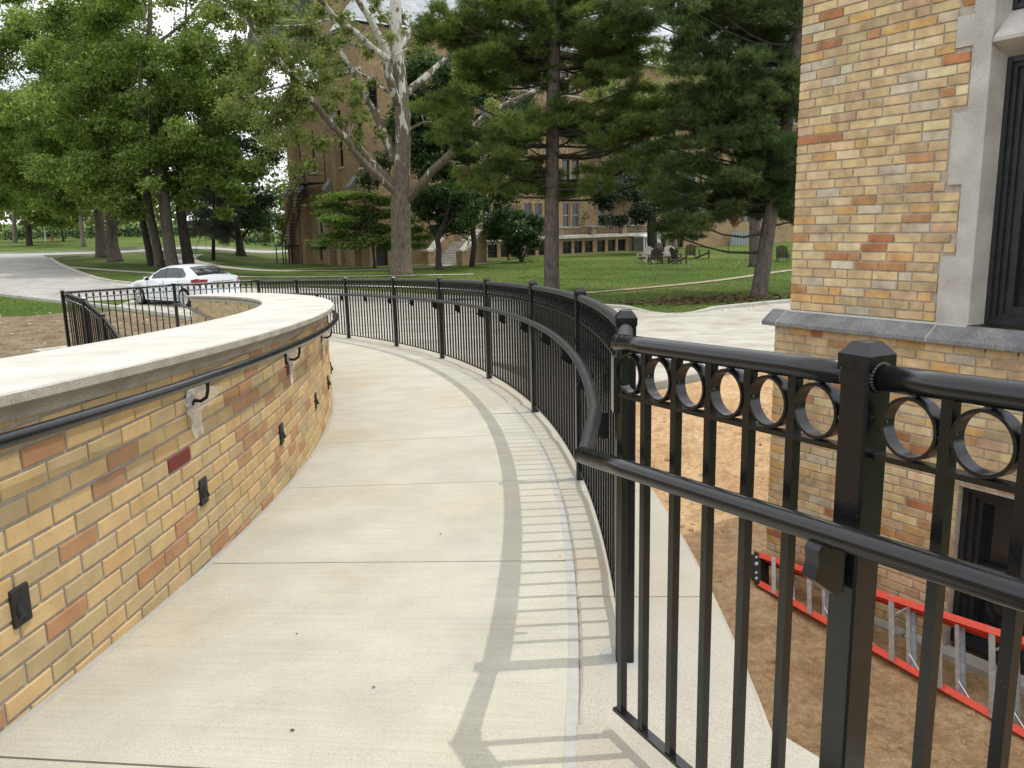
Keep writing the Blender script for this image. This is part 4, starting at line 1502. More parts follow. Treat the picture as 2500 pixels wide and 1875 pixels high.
def scatter(name, mat, spots, size, seed, quad=True, lift=.045):
    rs = random.Random(seed); mb = MB()
    for x, y in spots:
        s_ = size * rs.uniform(.5, 1.3); a = rs.uniform(0, PI); z = gz(x, y) + lift
        d = np.array([math.cos(a), math.sin(a), rs.uniform(-.2, .2)]) * s_; e = np.array([-math.sin(a), math.cos(a), rs.uniform(-.3, .5)]) * s_ * .6
        c = np.array([x, y, z])
        mb.quad(c - d, c + e, c + d, c - e)
    o = mb.build(name, mat); o['kind'] = 'stuff'
rs_ = random.Random(15)
scatter('clover_flower', MAT['white'], [(rs_.uniform(-8, 20), rs_.uniform(31, 58)) for _ in range(420)], .026, 1, lift=.10)
lit = []
for a, b in list(zip(FAR, FAR[1:])) + list(zip(FAR2, FAR2[1:])) + list(zip(NEAR_, NEAR_[1:])):
    L = math.hypot(b[0] - a[0], b[1] - a[1])
    for _ in range(int(L * 9)):
        t_ = rs_.random(); w_ = abs(rs_.gauss(0, .55)) + .12
        d_ = (-(b[1] - a[1]) / L, (b[0] - a[0]) / L); sg = -1 if (a in NEAR_) == False else 1
        lit.append((a[0] + (b[0] - a[0]) * t_ + d_[0] * w_ * sg, a[1] + (b[1] - a[1]) * t_ + d_[1] * w_ * sg))
scatter('leaf_litter', simple('brown_leaf_litter', (.17, .105, .055), .9, .1), lit, .035, 2)
pn_ = []
while len(pn_) < 1500:
    x_ = rs_.gauss(6.8, 2.0); y_ = 27.6 + .22 * (x_ - 6.8) + rs_.gauss(0, .8)
    if 2.5 < x_ < 12: pn_.append((x_, y_))
scatter('pine_straw', MAT['straw'], pn_, .085, 6, lift=.03)
scatter('straw', simple('straw_litter', (.42, .34, .20), .9, .1), [(rs_.uniform(-30, -6), rs_.uniform(16, 28)) for _ in range(1100)], .05, 3)
MAT['chipstone'] = two_tone('mixed_pebbles', (.26, .21, .16), (.52, .48, .42), 25, .9, .15)
MAT['drystraw'] = simple('dry_straw', (.40, .31, .17), .8, .2)
near_dirt()
MAT['grass'] = leaf_mat('grass_blade', (.055, .105, .016), (.10, .175, .028), (.20, .25, .065), .3, .7)
build_grass()
# ------------------------------------------------------------------ the far hall: wing end facing us, long facade running away to the right
def hall_mat():
    m, nt, b = new_mat('far_blond_brick', .88, .15)
    u = pos(nt, (1, 1, 1), src='uv')
    bt = nd(nt, 'ShaderNodeTexBrick')
    bt.inputs['Scale'].default_value = 1.0
    bt.inputs['Brick Width'].default_value = .21
    bt.inputs['Row Height'].default_value = .0677
    bt.inputs['Mortar Size'].default_value = .006
    bt.inputs['Color1'].default_value = (.31, .215, .115, 1)
    bt.inputs['Color2'].default_value = (.22, .14, .072, 1)
    bt.inputs['Mortar'].default_value = (.25, .20, .145, 1)
    bt.inputs['Bias'].default_value = -.15
    nt.links.new(u, bt.inputs['Vector'])
    v = pos(nt)
    c = mix(nt, .5, bt.outputs['Color'], ramp(nt, noise(nt, v, .6, 6, .65), [(.3, .30), (.7, .68)]), 'OVERLAY')
    c = mix(nt, .35, c, ramp(nt, noise(nt, v, 5, 5, .7), [(.3, .2), (.7, .8)]), 'OVERLAY')
    nt.links.new(c, b.inputs['Base Color'])
    return m
MAT['hall'] = hall_mat()
MAT['trim'] = two_tone('hall_limestone', (.36, .34, .31), (.46, .44, .40), 2, .85, .2)
MAT['darktrim'] = two_tone('dark_weathered_stone', (.15, .15, .15), (.23, .23, .225), 2, .85, .2)

class Face:
    def __init__(s, A, d, tw):
        s.A = np.array(A, float); s.d = np.array([*d, 0]); s.t = np.array([*tw, 0])
    def p(s, x, o, z):
        q = s.A[:2] + s.d[:2] * x + s.t[:2] * o
        return np.array([q[0], q[1], z])
    def box(s, mb, x0, x1, o0, o1, z0, z1):
        mb.box(s.p((x0 + x1) / 2, (o0 + o1) / 2, (z0 + z1) / 2), (x1 - x0, o1 - o0, z1 - z0), s.d, s.t, UP)
    def wall(s, mb, x0, x1, z0, z1, o, holes=(), dep=.25):
        """A wall skin with real openings and reveals; UVs in metres."""
        if mb.uv is None: mb.uv = []
        xs = sorted({x0, x1, *[h[0] for h in holes], *[h[2] for h in holes]})
        zs = sorted({z0, z1, *[h[1] for h in holes], *[h[3] for h in holes]})
        xs = [x for x in xs if x0 <= x <= x1]; zs = [z for z in zs if z0 <= z <= z1]
        for a, b in zip(xs, xs[1:]):
            for c, e in zip(zs, zs[1:]):
                if any(h[0] <= (a + b) / 2 <= h[2] and h[1] <= (c + e) / 2 <= h[3] for h in holes):
                    continue
                mb.quad(s.p(a, o, c), s.p(b, o, c), s.p(b, o, e), s.p(a, o, e)); mb.uv += [(a, c), (b, c), (b, e), (a, e)]
        for (a, c, b, e) in holes:
            for q in ((s.p(a, o, c), s.p(a, o - dep, c), s.p(a, o - dep, e), s.p(a, o, e)), (s.p(b, o, c), s.p(b, o, e), s.p(b, o - dep, e), s.p(b, o - dep, c)), (s.p(a, o, e), s.p(a, o - dep, e), s.p(b, o - dep, e), s.p(b, o, e)), (s.p(a, o, c), s.p(b, o, c), s.p(b, o - dep, c), s.p(a, o - dep, c))):
                mb.quad(*q); mb.uv += [(0, c), (.2, c), (.2, e), (0, e)]
    def window(s, par, x0, x1, z0, z1, o, sill=True, fmat=None, bars=True, name='window'):
        f = MB(); w = .07
        s.box(f, x0, x0 + w, o - .24, o - .14, z0, z1); s.box(f, x1 - w, x1, o - .24, o - .14, z0, z1)
        s.box(f, x0 + w, x1 - w, o - .24, o - .141, z1 - w, z1); s.box(f, x0 + w, x1 - w, o - .24, o - .141, z0, z0 + w)
        if bars:
            s.box(f, x0 + w, x1 - w, o - .23, o - .15, (z0 + z1) / 2 - .03, (z0 + z1) / 2 + .03)
        fo = f.build(name, fmat or MAT['blackframe'], par)
        g = MB(); s.box(g, x0 + .02, x1 - .02, o - .22, o - .19, z0 + .02, z1 - .02); g.build('pane', MAT['glass'], fo)
        if sill:
            q = MB(); s.box(q, x0 - .08, x1 + .08, o - .12, o + .07, z0 - .14, z0 - .002); q.build('sill', MAT['trim'], fo)
        return fo

WG = Face((-18.26, 69.03), (.62561, -.78013), (-.78013, -.62561))
FC = Face((-1.81, 67.88), (.75624, .65429), (.65429, -.75624))
def build_hall():
    b = thing('hall_building', WG.p(8, 0, -1.25), 'large blond brick hall with slate roof behind the trees across the lawn', 'building')
    G = -1.6
    # wing end
    WE = 13.2
    SD = Face(WG.p(WE, 0, 0), (.78013, .62561), (.62561, -.78013))
    W = [(9.42, 5.95, 10.03, 9.9), (4.87, 5.85, 5.41, 8.9), (6.45, 4.98, 7.04, 7.6), (2.48, 5.65, 2.90, 8.2), (2.8, 9.7, 3.2, 11.2), (12.4, 5.7, 13.0, 8.9), (5.52, .9, 6.10, 3.3), (6.42, .9, 7.03, 3.3), (5.09, -.98, 5.59, .02), (6.39, -.98, 6.80, .02), (9.5, .9, 10.1, 3.3), (11, .9, 11.6, 3.3)]
    mb = MB()
    lowz = 11.0
    Wl = [w for w in W if w[0] < 6.6]; 
    WG.wall(mb, .3, 6.9, G, 12.4, 0, [w for w in W if w[2] <= 6.9])
    WG.wall(mb, 6.9, WE, G, 15.2, 0, [w for w in W if w[0] >= 6.9 or (w[0] < 6.9 < w[2])])
    # sides of the wing
    def side(x, o0, o1, z0, z1):
        mb.quad(WG.p(x, o0, z0), WG.p(x, o1, z0), WG.p(x, o1, z1), WG.p(x, o0, z1)); mb.uv += [(o0, z0), (o1, z0), (o1, z1), (o0, z1)]
    SH = [(.5, -1.25, 1.5, .09), (.6, 9.6, 1.3, 11.6), (3.2, 9.6, 3.9, 11.6), (2.6, 5.4, 3.4, 8.2)]
    SD.wall(mb, 0, 9.5, G, 15.2, 0, SH)
    side(.3, 0, -14, G, 12.4); side(6.9, 0, -14, 12.0, 17.5)
    WG.wall(mb, 6.9, 9.6, 15.2, 21, .02); side(6.9, .02, -3, 15.2, 21); side(9.6, .02, -3, 15.2, 21)
    mb.build('wall', MAT['hall'], b)
    for (x0, z0, x1, z1) in W:
        if z0 < -1.1:
            q = MB(); WG.box(q, x0, x1, -.24, -.2, z0, z1); q.build('door', MAT['blackframe'], b)
        elif (x0, z0) == (6.45, 4.98):
            q = MB(); WG.box(q, x0, x1, -.2, -.12, z0, z1); q.build('door', two_tone('red_brown_door', (.09, .035, .022), (.12, .05, .03), 9, .6, .3), b)
        else:
            WG.window(b, x0, x1, z0, z1, 0, sill=z0 > .5)
    for (x0, z0, x1, z1) in SH:
        if z0 < -1:
            q = MB(); SD.box(q, x0, x1, -.24, -.2, z0, z1); q.build('door', MAT['blackframe'], b)
        else:
            SD.window(b, x0, x1, z0, z1, 0)
    # pointed stone surrounds of the pair of lower windows
    q = MB()
    for x0, x1 in ((5.52, 6.10), (6.42, 7.03)):
        for xa in (x0 - .13, x1):
            WG.box(q, xa, xa + .13, -.05, .06, .9, 3.0)
        q.add([WG.p(x0 - .13, o, 3.0) for o in (.06,)] + [WG.p((x0 + x1) / 2, .06, 3.55), WG.p(x1 + .13, .06, 3.0), WG.p(x1, .06, 3.0), WG.p((x0 + x1) / 2, .06, 3.38), WG.p(x0, .06, 3.0)] + [WG.p(x0 - .13, -.02, 3.0), WG.p((x0 + x1) / 2, -.02, 3.55), WG.p(x1 + .13, -.02, 3.0), WG.p(x1, -.02, 3.0), WG.p((x0 + x1) / 2, -.02, 3.38), WG.p(x0, -.02, 3.0)],
              [(0, 1, 4, 5), (1, 2, 3, 4), (0, 6, 7, 1), (1, 7, 8, 2), (5, 4, 10, 11), (4, 3, 9, 10)])
    q.build('window_surround', MAT['trim'], b)
    # buttresses with sloped stone caps
    for x, o, zc in ((.30, .55, 5.2), (1.9, .45, 5.2), (3.15, .55, 5.2), (7.35, .55, 5.2), (8.7, .3, 9.9), (11.3, .55, 5.2), (1.5, .3, 10.6)):
        q = MB(); q.uv = []
        w = .62
        for a, c in ((x, x + w),):
            h0 = G; h1 = zc - .9
            for s_ in (0, 1):
                pass
            pts = [WG.p(a, 0, h0), WG.p(a, o, h0), WG.p(c, o, h0), WG.p(c, 0, h0), WG.p(a, 0, h1), WG.p(a, o, h1), WG.p(c, o, h1), WG.p(c, 0, h1)]
            q.add(pts, [(0, 1, 5, 4), (1, 2, 6, 5), (2, 3, 7, 6)])
            q.uv = [(0, h0), (o, h0), (o + w, h0), (o + w + o, h0), (0, h1), (o, h1), (o + w, h1), (o + w + o, h1)]
        bo = q.build('buttress', MAT['hall'], b)
        q = MB()
        q.add([WG.p(a, -.02, h1), WG.p(a, o + .05, h1), WG.p(c, o + .05, h1), WG.p(c, -.02, h1), WG.p(a, -.02, zc), WG.p(c, -.02, zc), WG.p(a, o + .05, h1 + .12), WG.p(c, o + .05, h1 + .12)],
              [(0, 1, 6, 4), (3, 5, 7, 2), (1, 2, 7, 6), (4, 6, 7, 5), (0, 3, 2, 1)])
        q.build('cap_stone', MAT['darktrim'], bo)
    for x0, x1, z, mt in ((.32, 13.3, .12, 'trim'), (9.62, 13.3, 12.2, 'trim'), (6.88, 13.3, 15.1, 'darktrim')):
        q = MB(); WG.box(q, x0, x1, -.05, .10, z, z + .2); q.build('stone_band', MAT[mt], b)
    # slate roof of the wing and of the long block
    q = MB()
    e = [WG.p(9.6, .25, 15.3), WG.p(13.5, .25, 15.3), WG.p(13.5, -14, 15.3), WG.p(11.5, -4, 21.5), WG.p(11.5, -14, 21.5), WG.p(9.6, -14, 15.3)]
    q.add(e, [(0, 1, 3), (1, 2, 4, 3), (0, 3, 4, 5)])
    q.add([WG.p(.1, .3, 12.4), WG.p(6.9, .3, 12.4), WG.p(6.9, -6, 17), WG.p(.1, -6, 17)], [(0, 1, 2, 3)])
    BK = -3.2
    r0, r1 = -11, 64
    q.add([FC.p(r0, BK + .5, 17.1), FC.p(r1, BK + .5, 17.1), FC.p(r1, BK - 8, 25.2), FC.p(r0, BK - 8, 25.2), FC.p(r1, BK - 16.5, 17.1), FC.p(r0, BK - 16.5, 17.1)], [(0, 1, 2, 3), (3, 2, 4, 5)])
    q.build('roof', MAT['slate'], b)
    q = MB(); FC.box(q, r0, r1, BK + .02, BK + .5, 16.85, 17.08); q.build('gutter', MAT['darktrim'], b)
    # long facade above the terrace
    holes = []
    for k in range(13):
        x = -7.6 + k * 4.9
        for z0, z1 in ((1.15, 3.4), (5.2, 7.4), (9.2, 11.4), (13.2, 15.2)):
            holes += [(x, z0, x + 1.0, z1), (x + 1.28, z0, x + 2.28, z1)]
    mb = MB(); FC.wall(mb, r0, r1, .3, 16.9, BK, holes)
    mb.quad(FC.p(r1, BK, G), FC.p(r1, BK - 16, G), FC.p(r1, BK - 16, 17), FC.p(r1, BK, 17)); mb.uv += [(0, G), (16, G), (16, 17), (0, 17)]
    mb.build('wall', MAT['hall'], b)
    for (x0, z0, x1, z1) in holes:
        FC.window(b, x0, x1, z0, z1, BK, sill=True, bars=True, fmat=MAT['trim'] if z0 < 2 else MAT['blackframe'])
    # terrace: front wall with basement windows between brick piers
    bw = [(.09, 1.11), (1.47, 2.48), (2.75, 3.74), (4.39, 5.47), (5.85, 6.85), (7.2, 8.2), (8.81, 9.95), (10.28, 11.34), (11.67, 12.76), (13.33, 14.45), (14.8, 15.9), (16.25, 17.38), (20.9, 22.0), (22.4, 23.5), (24.0, 25.0), (25.4, 26.4), (-.9, -.2)]
    hs = [(a, -1.2, c, -.10) for a, c in bw]
    mb = MB(); FC.wall(mb, -1.9, 27, G, .16, 0, hs); FC.wall(mb, 27, 60, G, 1.2, 0)
    mb.build('wall', MAT['hall'], b)
    for (x0, z0, x1, z1) in hs:
        FC.window(b, x0, x1, z0, z1, 0, sill=False, name='basement_window')
    q = MB(); FC.box(q, -3.1, 27.2, BK, .22, .17, .42); q.build('terrace_slab', MAT['limestone'], b)
    for k in range(6):
        x = -.15 + k * 4.25
        q = MB(); FC.box(q, x, x + .62, -.45, .05, .42, 1.12); o = q.build('pier', MAT['hall'], b)
        q = MB(); FC.box(q, x - .06, x + .68, -.5, .1, 1.12, 1.24); q.build('cap_stone', MAT['trim'], o)
        if k < 5:
            q = MB()
            FC.box(q, x + .62, x + 4.25, -.22, -.18, 1.06, 1.11); FC.box(q, x + .62, x + 4.25, -.22, -.18, .52, .56)
            for j in range(22):
                xx = x + .75 + j * .158
                FC.box(q, xx, xx + .022, -.211, -.189, .561, 1.059)
            q.build('terrace_railing', MAT['iron'], b)
    return b
HALL = build_hall()

# steps up to the terrace between two brick cheek walls
def build_steps():
    F = Face((-4.55, 58.6), (.90, -.435), (-.435, -.90))
    t = thing('stone_steps', F.p(0, 0, -1.25), 'pale stone steps between brick cheek walls up to the hall terrace', 'steps')
    for k in range(9):
        mb = MB(); F.box(mb, -1.12, 1.12, -.34 * (k + 1) - (9 - k) * .01, -.34 * k, -1.3, -1.09 + .178 * k)
        mb.build('step', MAT['limestone'], t)
    for x0, x1 in ((-1.62, -1.14), (1.14, 1.62)):
        mb = MB(); mb.uv = []
        for x in (x0, x1):
            mb.add([F.p(x, .5, -1.3), F.p(x, -3.3, -1.3), F.p(x, -3.3, 1.05), F.p(x, -2.6, 1.05), F.p(x, -.15, -.30), F.p(x, .5, -.30)], [(0, 1, 2, 3, 4, 5)])
            mb.uv += [(.5, -1.3), (-3.3, -1.3), (-3.3, 1.05), (-2.6, 1.05), (-.15, -.3), (.5, -.3)]
        mb.quad(F.p(x0, .5, -1.3), F.p(x1, .5, -1.3), F.p(x1, .5, -.3), F.p(x0, .5, -.3)); mb.uv += [(0, -1.3), (.5, -1.3), (.5, -.3), (0, -.3)]
        mb.build('cheek_wall', MAT['hall'], t)
        mb = MB()
        xs = (x0 - .05, x1 + .05)
        pr = [(.56, -.298), (-.17, -.298), (-2.62, 1.052), (-3.3, 1.052), (-3.3, 1.19), (-2.56, 1.19), (-.13, -.16), (.56, -.16)]
        vs = [F.p(x, o, z) for x in xs for o, z in pr]
        mb.add(vs, [(0, 1, 6, 7), (1, 2, 5, 6), (2, 3, 4, 5), (8, 9, 14, 15), (9, 10, 13, 14), (10, 11, 12, 13)] + [(i, (i + 1) % 8, 8 + (i + 1) % 8, 8 + i) for i in range(8)])
        mb.build('cheek_coping', MAT['limestone'], t)
build_steps()

# iron fire escape on the wing
def build_escape():
    t = thing('fire_escape', WG.p(3, .8, -1.25), 'black iron fire escape stair on the dark end wall of the hall', 'fire escape')
    mb = MB(); WG.box(mb, 3.9, 7.1, .15, 1.45, 4.88, 4.96); mb.build('platform', MAT['iron'], t)
    mb = MB()
    for z in (5.45, 5.95):
        for a, c in (((3.9, .2), (3.9, 1.42)), ((3.9, 1.42), (7.1, 1.42)), ((7.1, 1.42), (7.1, .2))):
            mb.tube([WG.p(*a, z), WG.p(*c, z)], .024, 5)
    for x in np.arange(3.9, 7.2, .4):
        mb.tube([WG.p(x, 1.42, 4.96), WG.p(x, 1.42, 5.95)], .017, 4)
    mb.build('platform_railing', MAT['iron'], t)
    top = (4.7, 4.9); bot = (1.15, .30)
    def sp(f, o, dz=0):
        return WG.p(bot[0] + (top[0] - bot[0]) * f, o, bot[1] + (top[1] - bot[1]) * f + dz)
    for o in (.62, 1.42):
        mb = MB(); d = sp(1, o) - sp(0, o); d /= np.linalg.norm(d)
        mb.box((sp(0, o) + sp(1, o)) / 2, (np.linalg.norm(sp(1, o) - sp(0, o)), .03, .24), d, WG.t, np.cross(d, WG.t)); mb.build('stringer', MAT['iron'], t)
        mb = MB(); mb.tube([sp(0, o, .95), sp(1, o, .95)], .028, 5); mb.tube([sp(0, o, .5), sp(1, o, .5)], .022, 5)
        for f in np.linspace(0, 1, 7):
            mb.tube([sp(f, o), sp(f, o, .95)], .02, 4)
        mb.build('handrail', MAT['iron'], t)
    for k in range(18):
        f = (k + .5) / 18
        mb = MB(); mb.box(sp(f, 1.02), (.24, .80, .035), WG.d, WG.t, UP); mb.build('tread', MAT['iron'], t)
    mb = MB(); WG.box(mb, -.2, 2.6, .55, 1.5, .18, .26); mb.build('platform', MAT['iron'], t)
    for x in (.0, 1.3, 2.5):
        for o in (.62, 1.42):
            mb = MB(); mb.tube([WG.p(x, o, -1.4), WG.p(x, o, .2)], .045, 6); mb.build('leg', MAT['iron'], t)
build_escape()

# glazed basement entry, condenser and corrugated screen by the terrace
def build_entry():
    F = Face((-3.45, 61.4), (.90, -.435), (-.435, -.90))
    t = thing('entry_booth', F.p(.7, 0, -1.25), 'small white glazed entry booth beside the stone steps', 'booth')
    mb = MB()
    F.box(mb, 0, 1.42, -1.2, 0, -1.3, -.35)
    for x in (0, .66, 1.34):
        F.box(mb, x, x + .08, -.08, .01, -.349, .38)
    F.box(mb, 0, .08, -1.2, -1.1, -.349, .38); F.box(mb, 1.34, 1.42, -1.2, -1.1, -.349, .38)
    mb.build('frame', MAT['white'], t)
    mb = MB(); F.box(mb, .03, 1.39, -1.15, -.04, -.348, .379); mb.build('pane', MAT['glass'], t)
    mb = MB(); F.box(mb, -.08, 1.5, -1.3, .1, .381, .50); mb.build('roof', MAT['white'], t)
    mb = MB()
    for x in np.arange(.14, 1.34, .13):
        F.box(mb, x, x + .018, -.035, -.015, -.30, .35)
    F.box(mb, .08, 1.34, -.034, -.016, .0, .02)
    mb.build('muntin', MAT['white'], t)
build_entry()
def build_condenser():
    t = thing('condenser_unit', FC.p(19.5, .8, -1.25), 'pale louvred air conditioning unit against the hall terrace', 'air conditioner')
    mb = MB(); FC.box(mb, 18.1, 20.6, .4, 1.6, -1.3, .05); mb.build('body', MAT['darktrim'], t)
    mb = MB()
    for x in (18.08, 18.5, 19.25, 20.56):
        FC.box(mb, x, x + .07, 1.61, 1.66, -1.28, .06)
    mb.build('corner_post', MAT['white'], t)
    for k in range(9):
        mb = MB(); z = -1.18 + k * .135; FC.box(mb, 18.57, 20.55, 1.605, 1.64, z, z + .07); mb.build('slat', MAT['white'], t)
    mb = MB(); FC.box(mb, 18.05, 20.68, .36, 1.68, .055, .13); mb.build('top', MAT['white'], t)
    mb = MB()
    for x in (18.8, 19.7): mb.lathe(FC.p(x, 1.0, .131), [(.42, 0), (.42, .12), (.30, .20)], 14)
    mb.build('fan_guard', MAT['white'], t)
build_condenser()
def build_screen():
    t = thing('metal_screen', FC.p(36, 1.0, -1.25), 'grey-blue corrugated metal screen in front of the far hall wall', 'screen')
    m = simple('grey_blue_metal', (.20, .24, .26), .5, .5)
    for k in range(22):
        mb = MB(); x = 33.4 + k * .26
        FC.box(mb, x, x + .17, 1.0 + .04 * (k % 2), 1.06 + .04 * (k % 2), -1.35, .15); mb.build('panel', m, t)
    mb = MB(); FC.box(mb, 33.3, 39.2, .96, .998, -.1, .0); mb.build('rail', m, t)
build_screen()

# ------------------------------------------------------------------ adirondack chairs on the lawn
def build_chairs():
    def make(mat, lab):
        t = thing('adirondack_chair', (0, 0, 0), lab, 'chair', 'adirondack chairs on the lawn')
        def bx(name, c, s, pit=0):
            mb = MB(); ey = (0, math.cos(pit), math.sin(pit)); ez = (0, -math.sin(pit), math.cos(pit))
            mb.box(c, s, (1, 0, 0), ey, ez); mb.build(name, mat, t)
        for k in range(7):
            x = (k - 3) * .085
            h = .80 - abs(k - 3) * .045
            mb = MB(); e = np.array([0, .40, .92]); e /= np.linalg.norm(e)
            mb.box(np.array([x * 1.12, .20, .27]) + e * h / 2, (.074, .02, h), (1, 0, 0), np.cross(e, (1, 0, 0)), e); mb.build('back_slat', mat, t)
        for k in range(5):
            bx('seat_slat', (0, -.36 + k * .12, .36 - k * .032), (.54, .105, .02), -.26)
        for s in (-1, 1):
            bx('leg', (s * .30, -.36, .27), (.03, .09, .54))
            bx('arm', (s * .34, -.08, .555), (.13, .72, .022))
            mb = MB(); mb.box((s * .285, .12, .19), (.026, 1.02, .11), (1, 0, 0), (0, .93, -.36), (0, .36, .93)); mb.build('leg', mat, t)
            bx('arm_brace', (s * .32, .26, .36), (.03, .06, .40))
        bx('back_rail', (0, .31, .50), (.62, .025, .06))
        return t
    spots = [((1574, 641), -40, 'g', 'pale grey adirondack chair, leftmost, turned to the right'), ((1598, 644), 185, 'd', 'dark adirondack chair seen from behind right of the leftmost pale one'), ((1633, 638), -15, 'g', 'pale grey adirondack chair facing us in the middle of the group'),
             ((1656, 644), 110, 'd', 'dark adirondack chair in side view with long rear legs towards us'), ((1685, 631), 170, 'd', 'dark adirondack chair with a tall fanned back behind the side-on one'), ((1717, 631), 78, 'd', 'dark adirondack chair on the right of the group, seen side-on'),
             ((1621, 625), 40, 'd', 'dark adirondack chair half hidden behind the pale middle one'), ((1643, 624), 0, 'd', 'dark adirondack chair at the back of the group in the tree shade'), ((1911, 639), 150, 'd', 'lone dark adirondack chair at the edge of the near building')]
    pro = {}
    for (px, rz, k, lab) in spots:
        p = ongr(*px)
        if k not in pro:
            o = make(MAT['darkwood'] if k == 'd' else MAT['greywood'], lab); pro[k] = o
        else:
            o = copy_tree(pro[k]); o['label'] = lab
        o.location = tuple(p); o.rotation_euler = (0, 0, math.radians(rz)); o.scale = (1.08,) * 3
    p = ongr(1624, 643)
    t = thing('low_table', p, 'low round dark table between the adirondack chairs', 'table')
    mb = MB(); mb.lathe(p + np.array([0, 0, .40]), [(.48, 0), (.48, .04)], 20); mb.build('tabletop', MAT['darkwood'], t)
    for k in range(4):
        a = k * PI / 2 + .4
        mb = MB(); q = p + np.array([math.cos(a) * .33, math.sin(a) * .33, .20]); mb.box(q, (.07, .07, .40)); mb.build('leg', MAT['darkwood'], t)
build_chairs()

# ------------------------------------------------------------------ hydrant, post, plaque far left
p = ongr(128, 592)
t = thing('fire_hydrant', p, 'small red fire hydrant on the far lawn', 'hydrant')
mb = MB(); mb.lathe(p, [(.16, 0), (.16, .06), (.11, .08), (.11, .62), (.15, .64), (.15, .68)], 12); mb.build('barrel', MAT['red'], t, smooth=40)
mb = MB(); mb.lathe(p + np.array([0, 0, .68]), [(.13, 0), (.11, .10), (.04, .16), (.04, .20)], 12); mb.build('bonnet', MAT['red'], t, smooth=40)
for s in (-1, 1):
    mb = MB(); mb.lathe(p + np.array([s * .1, 0, .5]), [(.07, 0), (.07, .09)], 8, (s, 0, 0), (0, 0, 1)); mb.build('outlet', MAT['red'], t)
p = ongr(112, 590)
mb = MB(); mb.lathe(p, [(.10, 0), (.09, 2.4), (.06, 2.5)], 8); tag(mb.build('marker_post', MAT['white'], None), 'slim white post standing on the far lawn beside the hydrant', 'post')
